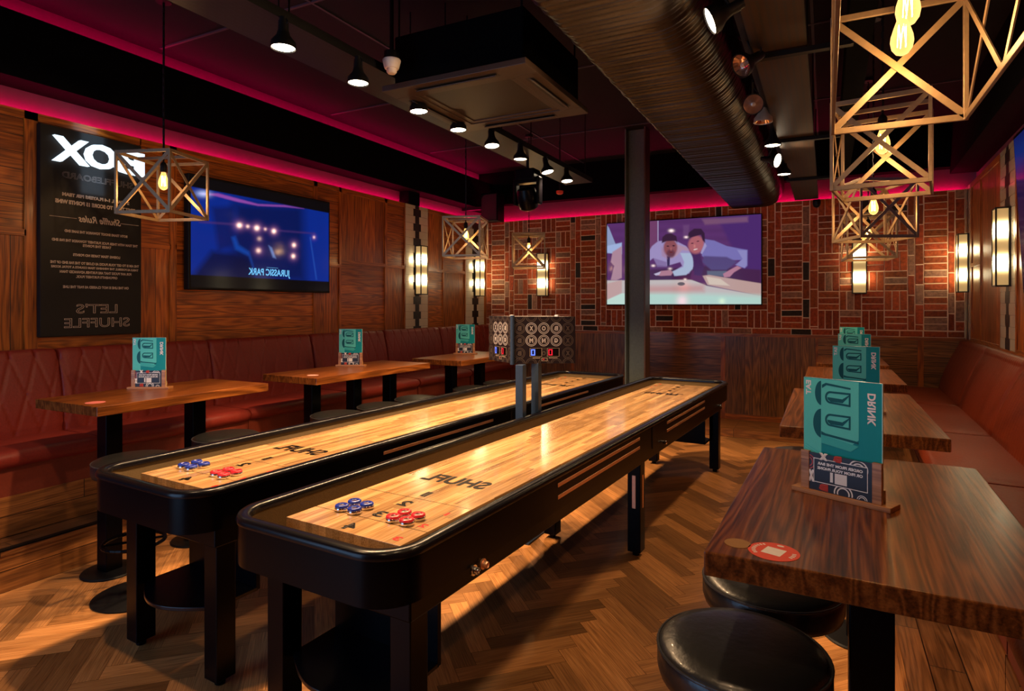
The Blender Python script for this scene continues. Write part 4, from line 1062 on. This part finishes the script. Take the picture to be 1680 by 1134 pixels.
# ============================================================ SCONCES
def sconce(label, loc, rz):
    r = thing('wall_sconce', label, 'wall light', loc, rz, 'tall lit wall sconces')
    w, d, h = .145, .10, .64
    b = MB()
    for x in (-w/2, w/2):
        for y in (0.012, d): b.box((x-.006, -y-.006, 0), (x+.006, -y+.006, h))
    for z in (0, h): b.box((-w/2-.006, -d-.006, z-.006), (w/2+.006, 0.0, z+.006))
    b.box((-w/2, -.006, 0), (w/2, 0, h)); b.build('frame', M['sconceframe'], r)
    MB().box((-w/2+.004, -d+.001, .006), (w/2-.004, -.008, h-.006)).build('diffuser', M['sconceglass'], r)
    return r
Q0 = sconce('lit sconce on the left wall tile strip nearer the television', (XL+.004, 6.72, 1.755), PI/2)
dup(Q0, (XL+.004, 8.27, 1.755), PI/2, 'lit sconce on the left wall tile strip beside the brick wall')
dup(Q0, (-3.84, FY-.012, 1.755), 0, 'lit sconce on the brick wall behind the small hanging cage lamp')
dup(Q0, (.36, FY-.012, 1.755), 0, 'lit sconce on the brick wall right of the large television')
p = rw(.22); dup(Q0, (p.x, p.y, 1.755), -PI/2-PHI, 'lit sconce on the right wall in the far corner')
p = rw(2.22); dup(Q0, (p.x, p.y, 1.765), -PI/2-PHI, 'lit sconce on the right wall beside the partly visible television')

# ============================================================ CAGE LANTERNS
def chain(r):
    H = .40; top = ZC-r.location.z
    b = MB(); n = int((top-H)/.03)
    for i in range(n):
        z = H+.01+i*.03; ex = (.006, .002) if i % 2 else (.002, .006)
        b.box((-ex[0], -ex[1], z), (ex[0], ex[1], z+.032))
    b.cyl((.004, .004, H), (.004, .004, top), .0025, 6)
    b.build('hanging_chain', M['blackmat'], r)
    MB().lathe([(.05, top-.03), (.05, top)], seg=24).build('ceiling_rose', M['blackmat'], r)
def lantern(label, loc, rz, group='cage pendant lamps'):
    r = thing('cage_pendant_lamp', label, 'pendant lamp', loc, rz, group)
    s = .195; H = .40; w = .022
    b = MB()
    for z in (0, H):
        for a in ((-1, -1, 1, -1), (1, -1, 1, 1), (1, 1, -1, 1), (-1, 1, -1, -1)): b.bar((a[0]*s, a[1]*s, z), (a[2]*s, a[3]*s, z), .010, w)
    for x in (-s, s):
        for y in (-s, s): b.bar((x, y, -.01), (x, y, H+.01), w*.7, w*.7)
    b.build('frame', M['bronze'], r, bevel=.0015)
    for k, (a, c) in enumerate((((-1, -1), (1, -1)), ((1, -1), (1, 1)), ((1, 1), (-1, 1)), ((-1, 1), (-1, -1)))):
        n = Vector(((a[0]+c[0])/2, (a[1]+c[1])/2, 0)); b = MB()
        o = n*.0025
        b.bar(Vector((a[0]*s, a[1]*s, .004))+o, Vector((c[0]*s, c[1]*s, H-.004))+o, .005, w, up=n.cross(Vector((0, 0, 1)))) if False else None
        for (p0, p1, e) in (((a[0]*s, a[1]*s, .004), (c[0]*s, c[1]*s, H-.004), 1), ((a[0]*s, a[1]*s, H-.004), (c[0]*s, c[1]*s, .004), -1)):
            p0 = Vector(p0)+n*.003*e; p1 = Vector(p1)+n*.003*e; t = (p1-p0).normalized(); side = t.cross(n).normalized()
            vv = [b.v(q + side*sw*w/2 + n*sn*.002) for q in (p0, p1) for sw, sn in ((-1, -1), (1, -1), (1, 1), (-1, 1))]
            for q in ((0, 1, 5, 4), (1, 2, 6, 5), (2, 3, 7, 6), (3, 0, 4, 7), (0, 3, 2, 1), (4, 5, 6, 7)): b.f([vv[i] for i in q])
        mid = Vector((n.x*s, n.y*s, H/2)); b.cyl(mid-n*.008, mid+n*.008, .006, 8)
        b.build('cross_brace', M['bronze'], r)
    b = MB().bar((-s, 0, H), (s, 0, H), .012, .02); b.build('top_bar', M['bronze'], r)
    MB().lathe([(.016, .30), (.021, .31), (.021, .35), (.014, .365), (.006, .372), (.006, H+.01)], seg=20).build('lamp_socket', M['blackmat'], r, smooth=True)
    bb = MB().lathe([(.013, .302), (.015, .29), (.022, .27), (.031, .24), (.033, .222), (.029, .2), (.018, .184), (.006, .178)], seg=28).build('bulb', M['bulb'], r, smooth=True, angle=80)
    b = MB()
    for i in range(5):
        a = i*2*PI/5; b.tube([(.011*math.cos(a), .011*math.sin(a), .275), (.013*math.cos(a+.6), .013*math.sin(a+.6), .205)], .0014, 5)
    b.build('filament', M['amber'], bb)
    chain(r)
    l = bpy.data.lights.new('bulb_light', 'POINT'); l.energy = P_BULB; l.color = (1, .55, .22); l.shadow_soft_size = .02
    lo = bpy.data.objects.new('bulb_light', l); C.objects.link(lo); lo.parent = r; lo.location = (0, 0, .165)
    return r
def long_lantern(label, loc, cells, cw):
    r = thing('cage_pendant_lamp', label, 'pendant lamp', loc, 0, 'cage pendant lamps')
    s = .195; H = .40; w = .022; L = cells*cw
    b = MB()
    for z in (0, H):
        for x in (-s, s): b.bar((x, -L, z), (x, 0, z), .010, w)
        for y in (-L, 0): b.bar((-s, y, z), (s, y, z), .010, w)
    for x in (-s, s):
        for y in (-L, 0): b.bar((x, y, -.01), (x, y, H+.01), w*.7, w*.7)
    b.build('frame', M['bronze'], r, bevel=.0015)
    sides = [((-s, 0), (s, 0), (0, 1)), ((-s, -L), (s, -L), (0, -1))]
    for k in range(cells):
        for x in (-s, s): sides.append(((x, -k*cw), (x, -(k+1)*cw), (1 if x > 0 else -1, 0)))
    for a, c, n in sides:
        n = Vector((*n, 0)); b = MB()
        for z0, z1, e in ((.004, H-.004, 1), (H-.004, .004, -1)):
            p0 = Vector((*a, z0))+n*.003*e; p1 = Vector((*c, z1))+n*.003*e; t = (p1-p0).normalized(); side = t.cross(n).normalized()
            vv = [b.v(q + side*sw*w/2 + n*sn*.002) for q in (p0, p1) for sw, sn in ((-1, -1), (1, -1), (1, 1), (-1, 1))]
            for q in ((0, 1, 5, 4), (1, 2, 6, 5), (2, 3, 7, 6), (3, 0, 4, 7), (0, 3, 2, 1), (4, 5, 6, 7)): b.f([vv[i] for i in q])
        b.build('cross_brace', M['bronze'], r)
    src = {c.name.split('.')[0]: c for c in LT0.children}
    MB().bar((0, -L, H), (0, 0, H), .012, .02).build('top_bar', M['bronze'], r)
    for y, dz in ((-.17, .0), (-.33, .03), (-1.1, .0)):
        for k in ('lamp_socket', 'bulb', 'bulb_light'):
            o = src[k].copy(); C.objects.link(o); o.parent = r; o.location = src[k].location + Vector((0, y, dz))
            if k == 'bulb':
                f = src[k].children[0].copy(); C.objects.link(f); f.parent = o
    for y in (-.3, -L+.3):
        b = MB(); b.cyl((0, y, H), (0, y, ZC-loc[2]), .006, 8); b.build('hanging_rod', M['blackmat'], r)
    return r
LT0 = lantern('second cage lamp from the viewer in the right hand row', (.245, 3.47, 2.16), -.14)
long_lantern('long cage lamp nearest the viewer, cut by the top right corner', (.217, 2.487, 2.225), 3, .47)
for x, y, z, a, l in ((.31, 5.2, 2.09, .45, 'third cage lamp in the right hand row, in front of the brick wall sconce'),
                      (.35, 6.6, 2.04, .1, 'fourth cage lamp in the right hand row, closest to the brick wall'),
                      (-4.06, 2.66, 2.22, -.12+.45, 'cage lamp hanging beside the black rules sign'), (-3.40, 5.56, 2.12, .30, 'pale cage lamp hanging in front of the left tile strip'),
                      (-3.28, 6.86, 2.08, .42, 'small looking cage lamp hanging in front of the brick wall on the left')):
    o = dup(LT0, (x, y, z), a, l)
    for c in list(o.children):
        if c.name.startswith(('hanging_chain', 'ceiling_rose')): bpy.data.objects.remove(c)
    chain(o)

# ============================================================ TRACK LAMPS
def par_lamp(label, loc, aim, lit, group, ztop, energy=0, ang=110, short=False):
    r = thing('track_spotlight', label, 'spotlight', loc, 0, group)
    d = Vector(aim).normalized(); q = d.to_track_quat('-Z', 'Y').to_euler()
    b = MB(); b.M = q.to_matrix().to_4x4(); R = .058
    b.lathe([(.024, .13), (.026, .085), (.034, .06), (R, .03), (R+.003, .0), (R-.001, .0), (R-.002, .004), (.02, .05)], seg=28, cap=False); b.lathe([(.02, .125), (.02, .15)], seg=16)
    b.build('housing', M['blackmat'] if not short else M['whitelamp'], r, smooth=True)
    b = MB(); b.M = q.to_matrix().to_4x4()
    if lit: b.lathe([(R-.004, .006), (R*.5, .002), (.0, .001)], seg=28, cap=False)
    else: b.lathe([(R-.003, .005), (R*.7, .022), (.022, .04), (.0, .042)], seg=28, cap=False)
    b.build('lamp_face', M['lampon'] if lit else M['lampoff'], r, smooth=True)
    if not lit:
        b = MB(); b.M = q.to_matrix().to_4x4(); b.lathe([(.012, .045), (.013, .01), (.0, .005)], seg=14, cap=False); b.build('lamp_burner', M['whitelamp'], r, smooth=True)
    back = -d*.10
    MB().tube([(back.x, back.y, back.z), (back.x*.3, 0, .15), (0, 0, ztop-loc[2])], .006, 8).build('arm', M['blackmat'], r, smooth=True)
    b = MB(); k = 12; b.tube([(.03*math.sin(PI*i/k*1.0)+back.x, .0+back.y, back.z+(ztop-loc[2]-back.z)*i/k) for i in range(k+1)], .0035, 6); b.build('cable', M['blackmat'], r, smooth=True)
    if lit and energy:
        l = bpy.data.lights.new('spot_beam', 'SPOT'); l.energy = energy; l.color = WARM; l.spot_size = math.radians(ang); l.spot_blend = .5; l.shadow_soft_size = .03
        lo = bpy.data.objects.new('spot_beam', l); C.objects.link(lo); lo.parent = r; lo.location = d*.012; lo.rotation_euler = q
    return r
row1 = [(2.14, (0.0, 0, -1)), (2.67, (0.0, 0, -1)), (3.24, (0.05, .0, -1)), (3.71, (.05, 0, -1)), (4.20, (.12, -.1, -1)), (4.69, (0, 0, -1)), (5.26, (.25, -.05, -1)), (5.73, (.1, -.1, -1))]
names = ['first and largest', 'second', 'third', 'fourth', 'fifth', 'sixth', 'seventh', 'eighth and farthest']
for (y, a), n in zip(row1, names):
    par_lamp('%s lit spotlight from the viewer under the left perforated tray' % n, (-2.345+(y-2)*.008, y, 2.85), a, True, 'lit spotlights under the left tray', 3.0, P_SPOT)
fill_row = [((-.45, 1.35, 2.82), (.25, .12, -1), 'added spotlight continuing the duct row out of view, for warm fill light'), ((-.47, .2, 2.82), (.3, .25, -1), 'added spotlight farther back on the duct row, out of view, for fill light'),
        ((-2.36, 1.2, 2.85), (-.2, .1, -1), 'added spotlight continuing the left tray row out of view, for fill light')]  # unseen lamps added to extend both rows and warm the menu fronts
for loc, a, l in fill_row: par_lamp(l, loc, a, True, 'added fill spotlights out of view', 2.95, 32 if loc[0] > -1 else 60)
row2 = [((-.44, 2.70, 2.81), (-.9, -.25, -.45), True, False, 'bright tilted spotlight beside the duct, nearest the viewer'), ((-.38, 3.25, 2.80), (-.6, -.6, -.5), False, False, 'unlit spotlight with a visible reflector, facing the duct'),
        ((-.385, 3.90, 2.80), (.1, -1, -.35), False, False, 'unlit round spotlight facing the viewer beside the duct'), ((-.375, 4.42, 2.83), (0, 0, -1), False, True, 'pale grey shaded spotlight pointing down beside the duct'),
        ((-.355, 4.98, 2.80), (0, 0, -1), True, False, 'lit spotlight pointing straight down below the pale grey one'), ((-.355, 5.55, 2.81), (.9, -.4, -.3), True, False, 'small lit spotlight turned sideways near the duct end'),
        ((-.340, 6.12, 2.80), (0, 0, -1), True, False, 'farthest lit spotlight beside the duct end')]
for loc, a, lit, sh, l in row2: par_lamp(l, loc, a, lit, 'spotlights beside the air duct', 2.93, P_SPOT2*(.35 if a[0] > .5 else 1), 120, sh)

# ============================================================ CEILING SERVICES
def tray(label, x0, x1, y0, y1, z, m, h=.05):
    r = thing('cable_tray', label, 'cable tray', (0, 0, 0))
    MB().box((x0, y0, z), (x1, y1, z+.004)).build('perforated_base', m, r)
    b = MB().box((x0-.003, y0, z), (x0, y1, z+h)); b.box((x1, y0, z), (x1+.003, y1, z+h)); b.build('side_lip', M['blackmat'], r)
    b = MB(); y = y0+.4
    while y < y1:
        for x in (x0+.01, x1-.01): b.cyl((x, y, z), (x, y, ZC), .005, 6)
        y += 1.4
    b.build('hanger_rod', M['blackmat'], r)
tray('long dark perforated cable tray above the left row of spotlights', -2.68, -2.36, .4, 6.6, 3.0, M['tray'])
MB_ = None
for i, (y0, y1, w_) in enumerate(((.9, 3.38, 'nearest the viewer'), (3.46, 5.2, 'second from the viewer'), (5.28, 6.85, 'third from the viewer'), (6.93, 8.3, 'nearest the brick wall'))):
    tray('wide brown perforated tray section right of the duct, %s' % w_, -.335, -.085, y0, y1, 2.90, M['tray2'], .06)
for y, w_ in ((3.42, 'nearest'), (5.24, 'middle'), (6.89, 'farthest')):
    tag(MB().box((-.36, y-.02, 2.875), (.12, y+.02, 2.90)).build('cross_rail', M['blackmat']), 'dark cross rail under the right perforated tray, %s of three' % w_, 'rail')
tag(MB().box((-.375, .6, 2.925), (-.345, 6.6, 2.95)).build('lighting_rail', M['blackmat']), 'thin black lighting rail between the duct and the right perforated tray', 'rail')
tag(MB().box((.10, .5, 3.02), (.22, 7.4, 3.2)).build('ceiling_beam', M['soffit'], bevel=.004), 'black beam running right of the perforated tray', 'beam')
def duct():
    r = thing('air_duct', 'large ribbed dark metal air duct running to the brick wall', 'air duct', (0, 0, 0))
    x0, x1, z0, z1, rad = -1.13, -.475, 2.89, 3.42, .24
    path = []
    for cx, cz, a0, rr in ((x1-rad, z1-rad, 0, rad), (x0+.06, z1-.06, 90, .06), (x0+.06, z0+.06, 180, .06), (x1-rad, z0+rad, 270, rad)):
        for i in range(11):
            a = math.radians(a0+9*i); path.append((cx+rr*math.cos(a), cz+rr*math.sin(a), math.cos(a), math.sin(a)))
    b = MB(); y = YB; R = []; rng = random.Random(3); ph = 0
    while y < FY-.02:
        rib = .0032*math.sin(y*2*PI/.046) + .002*math.sin(y*2*PI/.119+1)
        rib += .002*math.sin(y*31)+ (.004 if (int(y/.16)*7 % 5) == 0 and (y % .16) < .02 else 0)
        R.append([b.v((px+nx*rib, y, pz+nz*rib)) for px, pz, nx, nz in path]); y += .0082
    for a_, c_ in zip(R, R[1:]):
        for j in range(len(path)): b.f([a_[j], a_[(j+1) % len(path)], c_[(j+1) % len(path)], c_[j]])
    b.build('duct_body', M['duct'], r, smooth=True, angle=80)
    for y in (2.0, 4.2, 6.4):
        b = MB()
        for x in (x0-.012, x1+.012): b.box((x-.004, y, z0+.25), (x+.004, y+.03, ZC))
        b.build('hanger_strap', M['blackmat'], r)
duct()
def cassette():
    r = thing('ceiling_air_conditioner', 'square brown air conditioning cassette hanging under the ceiling', 'air conditioner', (-1.915, 3.435, 2.90))
    MB().box((-.44, -.42, .035), (.44, .42, .35)).build('casing', M['soffit'], r, bevel=.01)
    b = MB()
    s = .485
    for x0, y0, x1, y1 in ((-s, -s, s, -.34), (-s, .34, s, s), (-s, -.34, -.34, .34), (.34, -.34, s, .34)): b.box((x0, y0, 0), (x1, y1, .035))
    for x0, y0, x1, y1 in ((-.34, -.34, .34, -.30), (-.34, .30, .34, .34), (-.34, -.30, -.30, .30), (.30, -.30, .34, .30)): b.box((x0, y0, .006), (x1, y1, .035))
    b.build('panel', M['acbrown'], r, bevel=.003)
    MB().box((-.30, -.30, .012), (.30, .30, .02)).build('intake_grille', M['grille'], r)
    for x0, y0, x1, y1 in ((-.28, -.44, .28, -.385), (-.28, .385, .28, .44), (-.44, -.28, -.385, .28), (.385, -.28, .44, .28)):
        v = MB().box((x0, y0, -.001), (x1, y1, .004)).build('outlet_slot', M['acdark'], r)
        cx, cy = (x0+x1)/2, (y0+y1)/2
        if x1-x0 > y1-y0: MB().at((0, cy, -.004), rx=.5).box((x0+.01, -.02, -.002), (x1-.01, .02, .002)).build('louvre', M['acbrown'], v)
        else: MB().at((cx, 0, -.004), ry=.5).box((-.02, y0+.01, -.002), (.02, y1-.01, .002)).build('louvre', M['acbrown'], v)
    b = MB()
    for x in (-.42, .42):
        for y in (-.4, .4): b.cyl((x, y, .2), (x, y, ZC-2.90), .006, 6)
    b.build('hanger_rod', M['blackmat'], r)
cassette()
def detector():
    r = thing('smoke_detector', 'white round smoke detector hanging left of the air conditioner', 'smoke detector', (-2.27, 2.88, 2.97))
    MB().lathe([(.052, .075), (.054, .07), (.050, .055), (.044, .03), (.040, .022)], seg=32).build('base', M['white'], r, smooth=True)
    MB().lathe([(.030, .024), (.030, .004), (.022, -.006), (.0, -.008)], seg=28, cap=False).build('sensor_head', M['white'], r, smooth=True)
    b = MB(); b.cyl((0, 0, .07), (0, 0, ZC-2.97), .012, 10); b.lathe([(.045, .073), (.045, .12)], seg=20); b.build('stem', M['blackmat'], r)
detector()
def moving_head():
    r = thing('moving_head_light', 'black moving head stage light hanging under the left tray', 'stage light', (-2.50, 5.2, 2.55))
    k = .085
    MB().box((-.10, -.08, .22), (.10, .08, .33)).build('base_box', M['black'], r, bevel=.012)
    for s_ in (-1, 1): MB().box((s_*.12-.018, -.045, .0), (s_*.12+.018, .045, .26)).build('yoke_arm', M['black'], r, bevel=.015)
    MB().box((-.13, -.05, .20), (.13, .05, .235)).build('yoke_bridge', M['black'], r, bevel=.008)
    b = MB().at((0, 0, .06), rx=.35).lathe([(.05, .11), (.085, .09), (.098, .03), (.098, -.04), (.085, -.09), (.06, -.105)], seg=32); h = b.build('head', M['black'], r, smooth=True)
    MB().at((0, 0, .06), rx=.35).lathe([(.058, -.104), (.04, -.114), (.0, -.118)], seg=28, cap=False).build('lens', M['chrome'], h, smooth=True)
    MB().cyl((0, 0, .33), (0, 0, .46), .014, 12).build('clamp', M['blackmat'], r)
moving_head()
def small_items():
    r = thing('loudspeaker', 'black loudspeaker high in the far left corner', 'loudspeaker', (-4.45, 8.05, 2.86))
    MB().box((-.14, -.11, 0), (.14, .11, .42)).build('cabinet', M['black'], r, bevel=.01); MB().box((-.125, -.116, .02), (.125, -.109, .40)).build('grille', M['grille'], r)
    MB().box((-.53, -.02, .2), (-.13, .02, .24)).build('wall_bracket', M['blackmat'], r)
    r = thing('alarm_sounder', 'small round red alarm unit on the ceiling by the farthest spotlight', 'alarm', (-3.05, 7.3, 3.05))
    MB().lathe([(.045, .03), (.045, .0), (.03, -.012), (.0, -.014)], seg=24, cap=False).build('sounder', M['redstick'], r, smooth=True); MB().cyl((0, 0, .02), (0, 0, ZC-3.05), .01, 8).build('conduit', M['blackmat'], r)
    r = thing('security_camera', 'small black security camera above the brick wall, right of the duct end', 'camera', (-.10, 8.30, 2.84))
    MB().lathe([(.035, .05), (.045, .04), (.045, 0), (.034, -.035), (.012, -.048)], seg=24).build('dome', M['black'], r, smooth=True); MB().cyl((0, 0, .04), (0, .25, .08), .012, 8).build('wall_arm', M['blackmat'], r)
    for x, y, z, l in ((-3.45, 2.02, 3.35, 'small hanging ceiling sprinkler near the first spotlight'), (-2.72, 2.45, 3.05, 'small ceiling sprinkler just left of the first spotlight')):
        r = thing('sprinkler', l, 'sprinkler', (x, y, z)); MB().cyl((0, 0, .02), (0, 0, ZC-z), .004, 6).build('drop_pipe', M['blackmat'], r); MB().lathe([(.012, 0), (.012, .003), (.004, .006), (.006, .022)], seg=14).build('sprinkler_head', M['chrome'], r)
    tag(MB().cyl((-1.22, -1, 3.35), (-1.22, 8.6, 3.35), .03, 14).build('ceiling_pipe', M['blackmat'], smooth=True), 'black pipe running along the left side of the air duct', 'pipe')
small_items()
